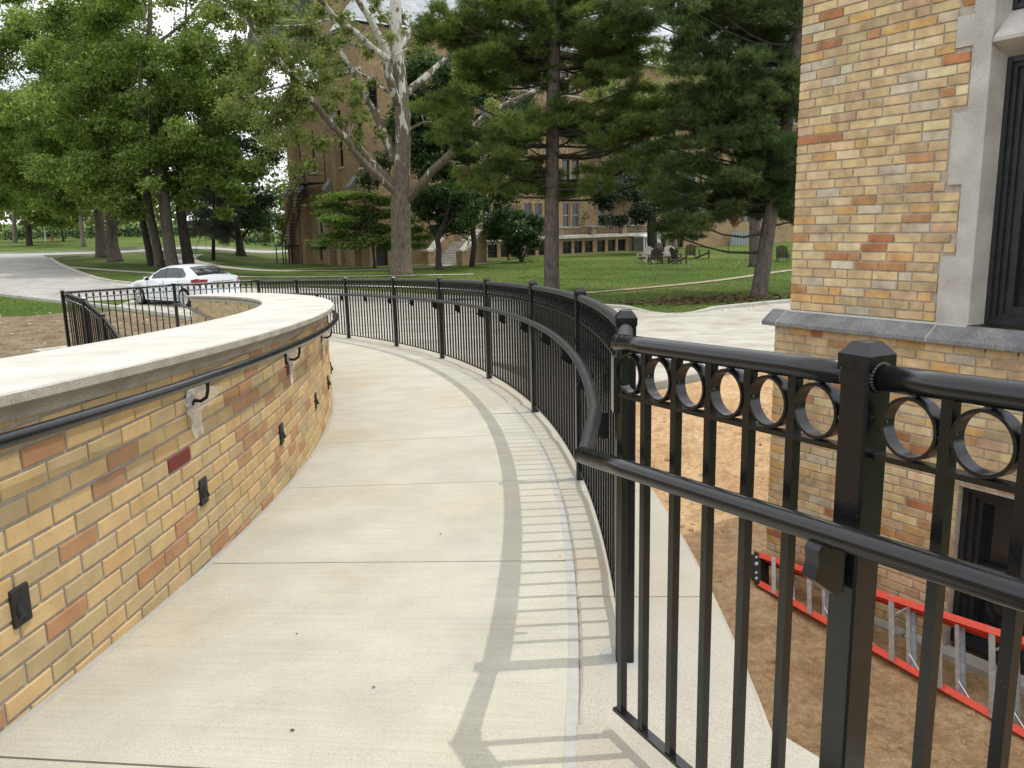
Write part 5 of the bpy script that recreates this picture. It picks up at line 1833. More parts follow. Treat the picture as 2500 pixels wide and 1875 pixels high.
# ------------------------------------------------------------------ white saloon car
def build_car():
    fwd = np.array([-.829, .559, 0]); lft = np.array([-.559, -.829, 0])
    base = np.array([-13.95, 30.68, 0]) - lft * .80 + np.array([0, 0, gz(-13.95, 30.7) + .035])
    t = thing('parked_car', base - fwd * 1.4, 'white four-door saloon car parked on the drive beyond the railing', 'car')
    def P(x, y, z):                       # x forward of the front axle, y to the left, z up
        return base + fwd * x + lft * y + UP * z
    paint = simple('white_car_paint', (.66, .685, .72), .10, .7)
    trim = simple('black_trim', (.012, .012, .013), .4, .4)
    glass = simple('tinted_car_glass', (.02, .025, .027), .04, .8)
    redl = simple('red_lamp', (.20, .010, .014), .15, .6)
    clear = simple('clear_lamp', (.6, .6, .62), .1, .6)
    chrome = simple('alloy', (.62, .63, .64), .25, .5, .9)
    tyre = simple('tyre_rubber', (.018, .018, .019), .85, .2)
    # lower body: stations from nose to tail
    def zdeck(x):
        pts = [(.98, .58), (.92, .68), (.70, .78), (.2, .90), (-.55, .985), (-1.2, .985), (-2.6, 1.02), (-3.0, 1.07), (-3.55, 1.10), (-3.78, 1.06), (-3.86, .92), (-3.88, .60)]
        for (a, za), (b, zb) in zip(pts, pts[1:]):
            if b <= x <= a:
                return za + (zb - za) * (x - a) / (b - a)
        return .6
    def wid(x):
        if x > .1: return .905 - .22 * ((x - .1) / .9) ** 2
        if x < -3.1: return .905 - .13 * ((-3.1 - x) / .8) ** 2
        return .905
    def arch(x):
        z = .20
        for ax in (0.0, -2.78):
            d = abs(x - ax)
            if d < .37:
                z = max(z, .315 + math.sqrt(max(0, .37 ** 2 - d * d)))
        return z
    xs = sorted({*np.linspace(-3.88, .98, 44), *[a + s * q for a in (0, -2.78) for s in (-1, 1) for q in (.372, .36, .33, .27, .19, .1, 0)]}, reverse=True)
    for side in (1,):
        pass
    mb = MB(); rows = []
    for x in xs:
        zd = zdeck(x); w = wid(x); z0 = max(.20, arch(x)); zl = min(z0, zd - .08)
        if x > .75: zl = max(zl, .2 + (x - .75) * .25)
        if x < -3.6: zl = max(zl, .28 + (-3.6 - x) * .3)
        h = zd - zl
        sec = [(w * .955, zl), (w * .985, zl + h * .18), (w, zl + h * .45), (w * .992, zl + h * .70), (w * .97, zl + h * .86), (w * .90, zl + h * .965), (w * .72, zd)]
        rows.append([(x, y, z) for y, z in sec] + [(x, 0, zd + .02)] + [(x, -y, z) for y, z in reversed(sec)])
    m = len(rows[0])
    mb.add([P(*q) for r in rows for q in r], [(i * m + j, i * m + j + 1, (i + 1) * m + j + 1, (i + 1) * m + j) for i in range(len(rows) - 1) for j in range(m - 1)] + [tuple(range(m)), tuple(range((len(rows) - 1) * m, len(rows) * m))])
    mb.build('body', paint, t, smooth=35)
    mb = MB(); mb.box(P(-1.42, 0, .30), (4.3, 1.52, .32), fwd, lft, UP); mb.build('underbody', trim, t)
    # greenhouse: cross-sections from windscreen base to rear glass base
    st = [(-.42, .965, .80, .80), (-.75, 1.16, .775, .73), (-1.18, 1.37, .745, .64), (-1.55, 1.445, .735, .60), (-2.1, 1.465, .735, .60), (-2.55, 1.435, .735, .60), (-2.85, 1.36, .74, .62), (-3.2, 1.20, .75, .66), (-3.42, 1.09, .76, .74)]
    zb = lambda x: zdeck(x) - .03
    rows = []
    for x, zt, wb, wt in st:
        rows.append([(x, .80, zb(x)), (x, wt + (.80 - wt) * .35, zb(x) + (zt - zb(x)) * .62), (x, wt, zt - .035), (x, wt * .85, zt), (x, 0, zt + .025), (x, -wt * .85, zt), (x, -wt, zt - .035), (x, -(wt + (.80 - wt) * .35), zb(x) + (zt - zb(x)) * .62), (x, -.80, zb(x))])
    mb = MB(); m = 9
    mb.add([P(*q) for r in rows for q in r], [(i * m + j, i * m + j + 1, (i + 1) * m + j + 1, (i + 1) * m + j) for i in range(len(rows) - 1) for j in range(m - 1)])
    mb.build('roof', paint, t, smooth=40)
    def on_side(x, f, s, out=.006):
        """Point on the greenhouse side at station x, fraction f of its height."""
        for (a, b) in zip(st, st[1:]):
            if b[0] <= x <= a[0]:
                k = (x - a[0]) / (b[0] - a[0]); zt = a[1] + (b[1] - a[1]) * k; wt = a[3] + (b[3] - a[3]) * k
                break
        z0 = zb(x); z1 = zt - .035
        zz = z0 + (z1 - z0) * f
        fm = (z0 + (zt - z0) * .62 - z0) / (z1 - z0); ym = wt + (.80 - wt) * .35
        y = .80 + (ym - .80) * f / fm if f < fm else ym + (wt - ym) * (f - fm) / (1 - fm)
        return P(x, s * (y + out), zz)
    for s in (1, -1):
        for xa, xb in ((-.80, -1.56), (-1.64, -2.42), (-2.47, -2.80)):
            mb = MB(); n = 6
            vs = []
            for i in range(n + 1):
                x = xa + (xb - xa) * i / n
                f1 = .90 if -1.1 > x > -2.55 else (.84 if x > -1.1 else .84 - (-2.55 - x) * 1.5)
                vs += [on_side(x, .12, s), on_side(x, (.12 + f1) / 2, s), on_side(x, f1, s)]
            mb.add(vs, [(i * 3 + j, i * 3 + 3 + j, i * 3 + 4 + j, i * 3 + 1 + j) for i in range(n) for j in (0, 1)])
            mb.build('side_window', glass, t)
        for xa in (-1.60, -2.445):
            mb = MB(); w = .04 if xa > -2 else .025
            mb.add([on_side(xa + w, .10, s, .008), on_side(xa - w, .10, s, .008), on_side(xa - w, .92, s, .008), on_side(xa + w, .92, s, .008)], [(0, 1, 2, 3)]); mb.build('pillar_trim', trim, t)
    def strip_glass(name, x0, x1, wa, wb_, up):
        mb = MB(); vs = []; n = 5; k = 6
        for i in range(n + 1):
            f = i / n; x = x0 + (x1 - x0) * f
            for a, b in zip(st, st[1:]):
                if b[0] <= x <= a[0]:
                    q = (x - a[0]) / (b[0] - a[0]); zt = a[1] + (b[1] - a[1]) * q
            w = wa + (wb_ - wa) * f
            for j in range(k + 1):
                y = -1 + 2 * j / k
                vs.append(P(x - (.012 if up < 0 else -.012), y * w, zt + .012 + .022 * (1 - y * y)))
        mb.add(vs, [(i * (k + 1) + j, i * (k + 1) + j + 1, (i + 1) * (k + 1) + j + 1, (i + 1) * (k + 1) + j) for i in range(n) for j in range(k)])
        mb.build(name, glass, t, smooth=True)
    strip_glass('rear_window', -2.72, -3.38, .53, .66, -1)
    strip_glass('windscreen', -.50, -1.40, .68, .55, 1)
    # doors: seams and handles; bumper, lamps, plate, mirrors
    for s in (1, -1):
        mb = MB()
        for x in (-.62, -1.60, -2.50):
            for za, zc in ((.30, .62), (.62, .95)):
                mb.box(P(x - .02 * (x < -2), s * (wid(x) + .0005), (za + zc) / 2), (.012, .006, zc - za), fwd, lft, UP)
        mb.box(P(-1.55, s * .9055, .29), (1.9, .006, .012), fwd, lft, UP)
        mb.build('door_seam', trim, t)
        for x in (-1.42, -2.36):
            mb = MB(); mb.box(P(x, s * .915, .80), (.19, .03, .026), fwd, lft, UP, .006); mb.build('handle', paint, t)
        mb = MB(); mb.box(P(-.72, s * .98, .985), (.10, .19, .13), fwd, lft, UP, .03); mo = mb.build('mirror', paint, t, smooth=40)
        mb = MB(); mb.box(P(-.775, s * .985, .985), (.012, .15, .10), fwd, lft, UP); mb.build('mirror_glass', trim, mo)
        mb = MB(); mb.add([P(-3.30, s * .905, .80), P(-3.885, s * .66, .80), P(-3.885, s * .62, .99), P(-3.60, s * .868, 1.02), P(-3.28, s * .90, .97), P(-3.72, s * .86, .78), P(-3.78, s * .84, 1.0)], [(0, 5, 6, 3, 4), (5, 1, 2, 6)]); mb.build('taillight', redl, t)
        mb = MB(); mb.box(P(.72, s * .76, .66), (.30, .16, .12), fwd, lft, UP, .03); mb.build('headlight', clear, t)
        for ax in (0, -2.78):
            wt_ = thing_part('wheel', t)
            c = P(ax, s * .80, .315)
            n = lft * s
            mb = MB(); mb.lathe(c - n * .11, [(.20, 0), (.30, .0), (.318, .03), (.318, .18), (.30, .208), (.235, .200)], 26, n, UP); o = mb.build('wheel', tyre, t, smooth=40)
            mb = MB(); mb.lathe(c, [(.235, .06), (.240, .105), (.222, .109)], 26, n, UP)
            e1 = np.cross(n, UP)
            for k in range(10):
                an = 2 * PI * k / 10
                d = UP * math.cos(an) + e1 * math.sin(an)
                mb.box(c + n * .112 + d * .12, (.20, .026, .02), d, np.cross(n, d), n)
            mb.lathe(c + n * .10, [(.055, 0), (.05, .022), (.02, .027)], 12, n, UP)
            mb.build('rim', chrome, o)
            mb = MB(); mb.lathe(c + n * .055, [(.22, 0), (.22, .01)], 20, n, UP); mb.build('brake_disc', trim, o)
            mb = MB(); mb.lathe(c - n * .16, [(.355, 0), (.355, .14)], 22, n, UP); mb.build('wheel_arch', trim, t)
    mb = MB(); mb.box(P(-3.885, 0, .79), (.02, .33, .16), fwd, lft, UP); mb.build('number_plate', two_tone('worn_plate', (.45, .36, .22), (.62, .56, .42), 14, .5, .3), t)
    mb = MB(); mb.box(P(-3.885, 0, .90), (.03, .90, .035), fwd, lft, UP); mb.build('boot_trim', chrome, t)
    mb = MB(); mb.box(P(-3.80, 0, .42), (.24, 1.60, .18), fwd, lft, UP, .05); mb.build('bumper', paint, t)
def thing_part(*a):
    return None
build_car()
# ------------------------------------------------------------------ foliage
def leaf_cloud(name, mat, parent, clumps, n, size, seed, up=.35, shell=.45, aspect=.62, var=.5, fold=.18):
    """Leaf-sized quads spread through flattened clumps. clumps: (x, y, z, rx, ry, rz)."""
    r = np.random.default_rng(seed)
    C = np.array(clumps, float)
    w = (C[:, 3] * C[:, 4] + C[:, 3] * C[:, 5] + C[:, 4] * C[:, 5]); w /= w.sum()
    idx = r.choice(len(C), n, p=w)
    d = r.normal(size=(n, 3)); d /= np.linalg.norm(d, axis=1, keepdims=True)
    rr = r.random(n) ** shell
    # knock holes into each clump so that it is not a smooth ball
    wob = 1 + .35 * np.sin(d[:, 0] * 5 + idx * 1.7) * np.cos(d[:, 1] * 4 + idx * 2.3) + .2 * np.sin(d[:, 2] * 9 + idx)
    P = C[idx, :3] + d * C[idx, 3:] * (rr * wob)[:, None]
    N = d * .5 + r.normal(size=(n, 3)) * .55 + np.array([0, 0, up]); N /= np.linalg.norm(N, axis=1, keepdims=True)
    T = np.cross(N, r.normal(size=(n, 3))); T /= np.linalg.norm(T, axis=1, keepdims=True)
    B = np.cross(N, T)
    L = size * np.exp(r.normal(0, .30, n))[:, None]; W = L * aspect
    V = np.stack([P - T * L * .5, P + B * W * .5 + N * W * fold - T * L * .08, P + T * L * .5, P - B * W * .5 + N * W * fold - T * L * .08], 1)
    ct = r.random(len(C))
    t = np.clip(.5 + (ct[idx] - .5) * var + (r.random(n) - .5) * .75, 0, 1)
    return tri_mesh(name, V.reshape(-1, 3), np.repeat(t, 4), mat, 4, parent)

def needle_cloud(name, mat, parent, clumps, n, length, seed, per=9, width=.010):
    """Tufts of needles on drooping sprays."""
    r = np.random.default_rng(seed)
    C = np.array(clumps, float)
    w = C[:, 3] * C[:, 4] + C[:, 3] * C[:, 5]; w /= w.sum()
    idx = r.choice(len(C), n, p=w)
    d = r.normal(size=(n, 3)); d /= np.linalg.norm(d, axis=1, keepdims=True)
    rr = r.random(n) ** .5
    wob = 1 + .30 * np.sin(d[:, 0] * 6 + idx * 1.7) * np.cos(d[:, 1] * 5 + idx * 2.3)
    P = C[idx, :3] + d * C[idx, 3:6] * (rr * wob)[:, None]
    D = d * np.array([1, 1, .5]) + np.array([0, 0, .30]) + r.normal(size=(n, 3)) * .35
    D /= np.linalg.norm(D, axis=1, keepdims=True)
    k = per
    dirs = D[:, None, :] * .9 + r.normal(size=(n, k, 3)) * .55
    dirs /= np.linalg.norm(dirs, axis=2, keepdims=True)
    L = length * r.uniform(.7, 1.25, (n, k, 1))
    base = P[:, None, :] + D[:, None, :] * r.uniform(-.5, .5, (n, k, 1)) * length
    S = np.cross(dirs, r.normal(size=(n, k, 3))); S /= np.linalg.norm(S, axis=2, keepdims=True)
    V = np.stack([base - S * width * .5, base + S * width * .5, base + dirs * L], 2)
    ct = r.random(len(C))
    t = np.clip(.5 + (ct[idx] - .5) * .6 + (r.random(n) - .5) * .6, 0, 1)
    return tri_mesh(name, V.reshape(-1, 3), np.repeat(t, k * 3), mat, 3, parent)

def pts_px(pl):
    return [at(*p) for p in pl]
def wig(pts, amp, seed, sub=3):
    """Subdivide a limb and bend it a little."""
    rs = random.Random(seed)
    P = smooth_pl3(pts)
    return [p + np.array([rs.uniform(-amp, amp) for _ in range(3)]) * (0 if i in (0, len(P) - 1) else 1) for i, p in enumerate(P)]
def smooth_pl3(pl, it=1):
    pl = [np.array(p, float) for p in pl]
    for _ in range(it):
        q = [pl[0]]
        for a, b in zip(pl, pl[1:]):
            q += [a * .75 + b * .25, a * .25 + b * .75]
        q.append(pl[-1]); pl = q
    return pl
def limb(mb, pts, r0, r1, n=7, amp=.05, seed=0):
    P = wig(pts, amp, seed)
    m = len(P)
    mb.tube(P, [r0 + (r1 - r0) * (i / (m - 1)) ** .8 for i in range(m)], n, jit=.05)
    return P
def twigs(mb, P, rs, n, l0, l1, r):
    """Side twigs; returns their tips."""
    tips = []
    for _ in range(n):
        i = rs.randrange(len(P) // 4, len(P))
        d = np.array([rs.gauss(0, 1), rs.gauss(0, 1), rs.gauss(.25, .7)]); d /= np.linalg.norm(d)
        L = rs.uniform(l0, l1)
        a = P[i]; m_ = a + d * L * .5 + np.array([rs.uniform(-.1, .1) * L for _ in range(3)]); e = a + d * L + np.array([0, 0, -.08 * L])
        mb.tube([a, m_, e], [r, r * .6, r * .25], 5, cap=False)
        tips += [m_, e]
    return tips

BARK_BROWN = bark_mat('furrowed_bark', (.065, .052, .042), (.155, .130, .105), 9, .22)
BARK_DARK = bark_mat('dark_bark', (.030, .025, .021), (.075, .062, .052), 9, .22)
BARK_GREY = bark_mat('grey_bark', (.12, .105, .09), (.24, .215, .185), 10, .25)
BARK_PINE = bark_mat('pine_bark', (.060, .048, .042), (.165, .135, .115), 12, .3)
def sycamore_bark():
    m, nt, b = new_mat('sycamore_bark', .85, .15)
    v = pos(nt, (1, 1, .38))
    f = noise(nt, v, 3.4, 4, .5)
    f2 = noise(nt, v, 9, 5, .6)
    geo = nt.nodes.new('ShaderNodeNewGeometry'); sep = nt.nodes.new('ShaderNodeSeparateXYZ')
    nt.links.new(geo.outputs['Position'], sep.inputs[0])
    mr = nd(nt, 'ShaderNodeMapRange'); mr.inputs['From Min'].default_value = 2.0; mr.inputs['From Max'].default_value = 17.0
    mr.inputs['To Min'].default_value = -.20; mr.inputs['To Max'].default_value = .20
    nt.links.new(sep.outputs['Z'], mr.inputs['Value'])
    ad = nt.nodes.new('ShaderNodeMath'); ad.operation = 'ADD'
    nt.links.new(f, ad.inputs[0]); nt.links.new(mr.outputs[0], ad.inputs[1])
    flake = ramp(nt, f2, [(.35, (.095, .075, .058)), (.65, (.185, .150, .118))])
    white = ramp(nt, f2, [(.30, (.36, .345, .29)), (.7, (.56, .55, .49))])
    c = mix(nt, ramp(nt, ad.outputs[0], [(.495, 0.0), (.53, 1.0)]), flake, white)
    nt.links.new(c, b.inputs['Base Color'])
    bump(nt, b, f2, .6, .04)
    return m
BARK_SYC = sycamore_bark()
LF_MAPLE = leaf_mat('maple_leaf', (.055, .095, .020), (.145, .215, .045), (.31, .38, .12), .55)
LF_YG = leaf_mat('light_green_leaf', (.065, .090, .022), (.125, .160, .040), (.22, .245, .08), .45)
LF_SYC = leaf_mat('sycamore_leaf', (.085, .112, .028), (.175, .215, .058), (.29, .32, .12), .5)
LF_DARK = leaf_mat('dark_glossy_leaf', (.016, .038, .012), (.036, .074, .021), (.085, .145, .045), .35, .4)
LF_PURP = leaf_mat('blackish_leaf', (.010, .018, .010), (.022, .036, .018), (.05, .075, .036), .2, .45)
LF_DOG = leaf_mat('dogwood_leaf', (.055, .105, .02), (.115, .19, .036), (.22, .30, .075), .5)
ND_PINE = leaf_mat('pine_needle', (.060, .095, .026), (.125, .172, .044), (.22, .26, .075), .52, .6)
ND_PINE2 = leaf_mat('dark_pine_needle', (.044, .074, .027), (.090, .128, .044), (.16, .195, .070), .52, .6)
ND_DEAD = leaf_mat('dead_needle', (.14, .055, .022), (.22, .10, .045), (.30, .18, .09), .2, .8)
ND_GREY = leaf_mat('grey_green_needle', (.045, .058, .042), (.085, .10, .075), (.15, .17, .13), .2, .7)

def pxc(Y, lst, dy=1.0, seed=0, kx=1.0, deep=.8, ox=0, oy=0, sc=1.0):
    """Foliage clumps given where they are seen, at depth Y (spread by dy)."""
    rs = random.Random(seed)
    out = []
    for c in lst:
        x, y, rx, ry = c[:4]
        yy = Y + (c[4] if len(c) > 4 else rs.uniform(-dy, dy))
        p = at(ox + x * sc, oy + y * sc, yy)
        a = rx * sc * yy / FPX; b = ry * sc * yy / FPX
        out.append((p[0], p[1], p[2], a, max(a * deep, .3), b))
    return out

# ---- sycamore
def build_sycamore():
    g = ongr(982, 672); Y = g[1]
    t = thing('sycamore_tree', g, 'huge sycamore with mottled white limbs and a thick grey-brown trunk', 'tree', None)
    mb = MB()
    tr = [(982, 676, 0), (981, 660, 0), (980, 630, 0), (979, 560, 0), (978, 500, 0), (980, 434, 0), (984, 350, 0), (983, 271, 0), (975, 200, 0), (970, 136, 0), (966, 60, 0), (965, -60, 0), (968, -260, 0)]
    wd = [62, 53, 48, 46, 48, 40, 37, 35, 34, 31, 28, 24, 14]
    mb.tube([at(x, y, Y) for x, y, _ in tr], [w * Y / FPX / 2 for w in wd], 18, jit=.03)
    mb.build('trunk', BARK_SYC, t, smooth=True)
    LIMBS = [
        ([(975, 478, 0), (926, 434, -1), (890, 400, -1.5), (868, 375, -2), (848, 344, -2.4), (808, 300, -3), (760, 244, -4), (722, 195, -4.6), (690, 163, -5), (646, 114, -5.6), (622, 79, -6), (606, 35, -6.4), (587, -5, -6.8), (560, -80, -7)], 17, 10),
        ([(622, 79, -6), (600, 45, -6.2), (568, 16, -6.6), (516, -2, -7), (440, -20, -7.4)], 10, 5),
        ([(640, 100, -5.8), (612, 62, -5), (585, 32, -4.6)], 9, 6),
        ([(965, 395, 0), (945, 342, .6), (918, 279, 1), (890, 233, 1.2), (861, 176, 1.4), (836, 138, 1.6), (829, 117, 1.7), (852, 103, 1.9), (880, 118, 2)], 22, 6),
        ([(972, 455, 0), (930, 418, 1), (895, 380, 2), (868, 345, 2.6), (850, 318, 3)], 20, 8),
        ([(980, 262, 0), (958, 217, -.6), (947, 174, -.9), (945, 136, -1), (934, 100, -1.2), (904, 49, -1.6), (880, 11, -1.9), (860, -40, -2.2)], 22, 13),
        ([(947, 146, -1), (907, 114, -1.6), (863, 79, -2.3), (820, 41, -3), (782, 0, -3.6), (740, -50, -4.2)], 17, 9),
        ([(968, 234, 0), (920, 205, .8), (885, 183, 1.3), (858, 165, 1.7), (800, 150, 2.2)], 9, 4),
        ([(990, 490, 0), (1032, 445, -.6), (1064, 409, -1.1), (1109, 367, -1.8), (1134, 338, -2.2), (1189, 274, -2.8), (1246, 250, -3.4), (1312, 220, -4), (1345, 206, -4.4), (1420, 190, -5), (1500, 170, -5.5), (1580, 150, -6)], 24, 6),
        ([(985, 230, 0), (1007, 213, .4), (1029, 195, .7), (1069, 163, 1.2), (1100, 136, 1.6), (1150, 105, 2.2), (1220, 90, 3)], 23, 8),
        ([(995, 322, 0), (1031, 301, -.5), (1059, 297, -1), (1087, 295, -1.4), (1130, 280, -2)], 8, 4),
        ([(972, 120, 0), (988, 92, .5), (1002, 79, .7), (1031, 54, 1.1), (1059, 24, 1.5), (1083, -5, 1.9), (1110, -60, 2.4)], 22, 12),
        ([(972, 80, 0), (940, 40, 1), (905, 5, 1.6), (880, -40, 2)], 14, 9),
        ([(722, 195, -4.6), (690, 215, -5), (640, 225, -5.4), (610, 240, -5.8)], 6, 3),
        ([(760, 244, -4), (700, 262, -4.4), (668, 300, -4.8)], 5, 2),
        ([(820, 41, -3), (760, 60, -3.6), (700, 66, -4), (640, 60, -4.4)], 6, 2.5),
    ]
    tips = []
    rs = random.Random(3)
    for i, (pl, w0, w1) in enumerate(LIMBS):
        mb = MB()
        P = limb(mb, [at(x, y, Y + d) for x, y, d in pl], w0 * Y / FPX / 2, w1 * Y / FPX / 2, 9, .05, 40 + i)
        tw = twigs(mb, P, rs, 10 if i in (0, 1, 3, 8) else 6, .9, 2.8, .035)
        tips += tw
        mb.build('limb', BARK_SYC, t, smooth=True)
    cl = []
    for p in tips:
        px = p - np.array([0, 0, CH])
        x = 1250 + FPX * (px @ CR) / (px @ _fw)
        dens = .85 if x < 880 else (.35 if x < 1120 else .6)
        if rs.random() < dens:
            r = rs.uniform(.35, .85)
            cl.append((p[0], p[1], p[2], r, r, r * .7))
    cl += pxc(Y, [(600, 120, 22, 14), (700, 30, 35, 18), (740, 60, 30, 20), (560, 200, 45, 25), (640, 200, 40, 28), (700, 250, 50, 30), (760, 160, 40, 26), (660, 300, 55, 32), (720, 330, 45, 26), (600, 280, 50, 28), (820, 230, 40, 24), (790, 100, 35, 20), (850, 60, 28, 18), (700, 150, 45, 24), (640, 150, 40, 20), (560, 260, 40, 25), (760, 400, 26, 22), (720, 410, 24, 26), (890, 290, 24, 16), (660, 350, 50, 26), (740, 280, 50, 26), (780, 350, 40, 24), (690, 110, 40, 22), (800, 190, 36, 22), (830, 300, 30, 20), (760, 210, 40, 22), (870, 210, 26, 18), (900, 130, 28, 18), (640, 60, 36, 20), (560, 60, 30, 20), (640, 400, 34, 22), (710, 450, 24, 18), (930, 330, 20, 16), (1000, 130, 20, 14), (1060, 60, 30, 16),
                  (1640, 160, 55, 30), (1690, 190, 40, 26), (1600, 215, 50, 22), (1540, 235, 45, 20), (1450, 225, 45, 18), (1660, 250, 30, 20), (1180, 160, 40, 16), (1130, 180, 35, 18)], 4.5, 5)
    leaf_cloud('crown', LF_SYC, t, cl, 46000, .165, 6, up=.3, shell=.75, var=.4)
build_sycamore()

# ---- white pines
def build_pine(base, tr, wd, clumps, Y, lab, seed, n, mat, dead=(), extra=(), dys=1.8):
    g = np.array([*base]); 
    t = thing('pine_tree', g, lab, 'tree')
    mb = MB(); TP = [at(x, y, Y) for x, y in tr]
    mb.tube(TP, [w * Y / FPX / 2 for w in wd], 14, jit=.04); mb.build('trunk', BARK_PINE, t, smooth=True)
    rs = random.Random(seed)
    cl = pxc(Y, clumps, dys, seed, deep=1.0)
    TA = np.array(smooth_pl3(TP, 2))
    for i, c in enumerate(cl):
        e = np.array(c[:3]) - np.array([0, 0, c[5] * .25])
        # leave the trunk below the clump
        hz = np.hypot(e[0] - TA[:, 0], e[1] - TA[:, 1])
        j = int(np.argmin(np.abs(TA[:, 2] - (e[2] - .16 * hz))))
        a = TA[j]
        if np.linalg.norm(e - a) < .4: continue
        mb = MB()
        m_ = a * .5 + e * .5 + np.array([0, 0, -.10 * np.linalg.norm(e - a)])
        P = limb(mb, [a, m_, e], .055, .018, 6, .06, seed + i)
        twigs(mb, P, rs, 6, .4, 1.0, .014)
        mb.build('limb', BARK_DARK, t, smooth=True)
    sub = []
    for c in cl:                                   # each spray is several small flat tiers
        k = max(6, int(c[3] * 8))
        for _ in range(k):
            an = rs.uniform(0, 2 * PI); q = rs.random() ** .5
            f = rs.uniform(.26, .46)
            sub.append((c[0] + c[3] * q * math.cos(an), c[1] + c[4] * q * math.sin(an), c[2] + c[5] * rs.uniform(-.8, .8), max(.3, c[3] * f), max(.3, c[4] * f), max(.14, c[5] * .36)))
    needle_cloud('crown', mat, t, sub, n, .16, seed, 8, .019)
    if len(dead):
        needle_cloud('dead_needles', ND_DEAD, t, pxc(Y, dead, .4, seed, deep=.6), 420, .12, seed + 1, 8, .014)
    return t
s1 = .4728
ctr = [(230, 170, 130, 70), (320, 90, 140, 55), (520, 60, 140, 55), (380, 280, 190, 62), (560, 225, 120, 70), (650, 120, 110, 75), (850, 70, 160, 66), (1000, 130, 140, 72), (1110, 60, 140, 58), (900, 175, 120, 55), (1010, 300, 180, 60), (1150, 205, 110, 80), (890, 265, 110, 52), (210, 690, 130, 50), (300, 745, 70, 45), (850, 560, 110, 50), (990, 600, 140, 55), (1180, 640, 110, 70), (1010, 690, 130, 62), (850, 690, 90, 60), (1150, 730, 100, 55), (620, 680, 110, 50), (640, 400, 90, 36), (770, 430, 70, 36),
       (330, 905, 110, 48), (480, 870, 120, 50), (640, 845, 110, 44), (700, 930, 140, 50), (860, 930, 110, 52), (1020, 890, 110, 55), (1150, 850, 110, 45), (1250, 815, 60, 36), (560, 960, 120, 40), (800, 985, 120, 36), (960, 960, 100, 44), (700, 10, 160, 50), (480, -60, 160, 60), (900, -50, 160, 60), (1120, -40, 140, 60)]
ctr = [(1000 + x * s1, y * s1, a * s1, b * s1) for x, y, a, b in ctr]
rsx = random.Random(12)
def fill(n, x0, x1, y0, y1, holes, rx=(44, 74), ry=(20, 34), edge=None):
    out = []
    while len(out) < n:
        x = rsx.uniform(x0, x1); y = rsx.uniform(y0, y1)
        if any(abs(x - h[0]) < h[2] and abs(y - h[1]) < h[3] for h in holes): continue
        if edge and not edge(x, y): continue
        out.append((x, y, rsx.uniform(*rx), rsx.uniform(*ry)))
    return out
ctr += fill(74, 1060, 1640, -60, 478, [(1180, 250, 60, 34), (1270, 225, 50, 26), (1430, 225, 70, 26), (1590, 190, 50, 40), (1230, 60, 30, 20), (1150, 335, 40, 26), (1240, 260, 70, 30), (1320, 220, 40, 26)], edge=lambda x, y: abs(x - 1348) < 250 + 40 * math.sin(y * .03))
p = ongr(1346, 718)
build_pine(p, [(1348, 722), (1347, 700), (1346, 650), (1347, 580), (1347, 500), (1348, 400), (1350, 280), (1352, 150), (1352, 40), (1353, -100), (1354, -300)], [42, 38, 37, 36, 35, 33, 32, 30, 28, 24, 14], ctr, p[1], 'tall white pine with a straight trunk and drooping olive sprays at mid lawn', 17, 80000, ND_PINE,
           dead=[(1000 + 945 * s1, 400 * s1, 22, 20), (1130, 425, 20, 12)])
s2 = .4521
rgt = [(100, 60, 230, 100), (600, 60, 230, 90), (800, 150, 190, 110), (950, 90, 90, 110), (740, 450, 210, 95), (500, 400, 230, 80), (600, 550, 280, 95), (850, 600, 140, 110), (950, 500, 60, 140), (700, 740, 280, 95), (480, 800, 230, 95), (850, 850, 140, 75), (600, 1000, 230, 75), (450, 1200, 190, 60), (650, 1120, 190, 75), (850, 1080, 120, 55), (300, 1255, 130, 42), (950, 1000, 40, 90), (500, 250, 160, 60), (380, 620, 130, 70), (760, 930, 160, 60), (560, 680, 160, 60), (900, 320, 80, 70), (300, 1010, 120, 60), (960, 1180, 60, 70), (700, -60, 240, 80), (1050, 300, 120, 150), (1080, 700, 120, 150)]
rgt = [(1500 + x * s2, y * s2, a * s2, b * s2) for x, y, a, b in rgt]
rgt += fill(70, 1590, 1975, -60, 500, [(1640, 180, 70, 55), (1600, 470, 40, 30)])
p = ongr(1852, 723)
build_pine(p, [(1851, 729), (1853, 715), (1857, 690), (1864, 640), (1875, 565), (1893, 452), (1920, 316), (1938, 181), (1957, 0), (1975, -200)], [50, 42, 38, 36, 33, 31, 28, 26, 22, 14], rgt, p[1], 'leaning white pine with dark green sprays beside the brick building corner', 29, 68000, ND_PINE2,
           dead=[(1500 + 600 * s2, 590 * s2, 18, 16), (1500 + 715 * s2, 330 * s2, 16, 12), (1500 + 510 * s2, 1190 * s2, 10, 22), (1500 + 650 * s2, 1190 * s2, 10, 16)])
p = ongr(1843, 651)
t = thing('pine_tree', p, 'straight grey-brown trunk standing just behind the leaning pine', 'tree')
mb = MB(); mb.tube([at(1843, y, p[1]) for y in (655, 640, 580, 500, 380, 200, 0, -200)], [w * p[1] / FPX / 2 for w in (34, 29, 27, 25, 22, 18, 13, 6)], 12, jit=.04); mb.build('trunk', BARK_PINE, t, smooth=True)
needle_cloud('crown', ND_PINE2, t, pxc(p[1], [(1800, 330, 60, 30), (1880, 250, 60, 40), (1820, 180, 60, 30), (1760, 420, 60, 24), (1870, 420, 50, 30), (1800, 80, 60, 40), (1860, 10, 60, 40), (1840, -90, 60, 40)], 2, 4), 2600, .2, 7, 9, .016)

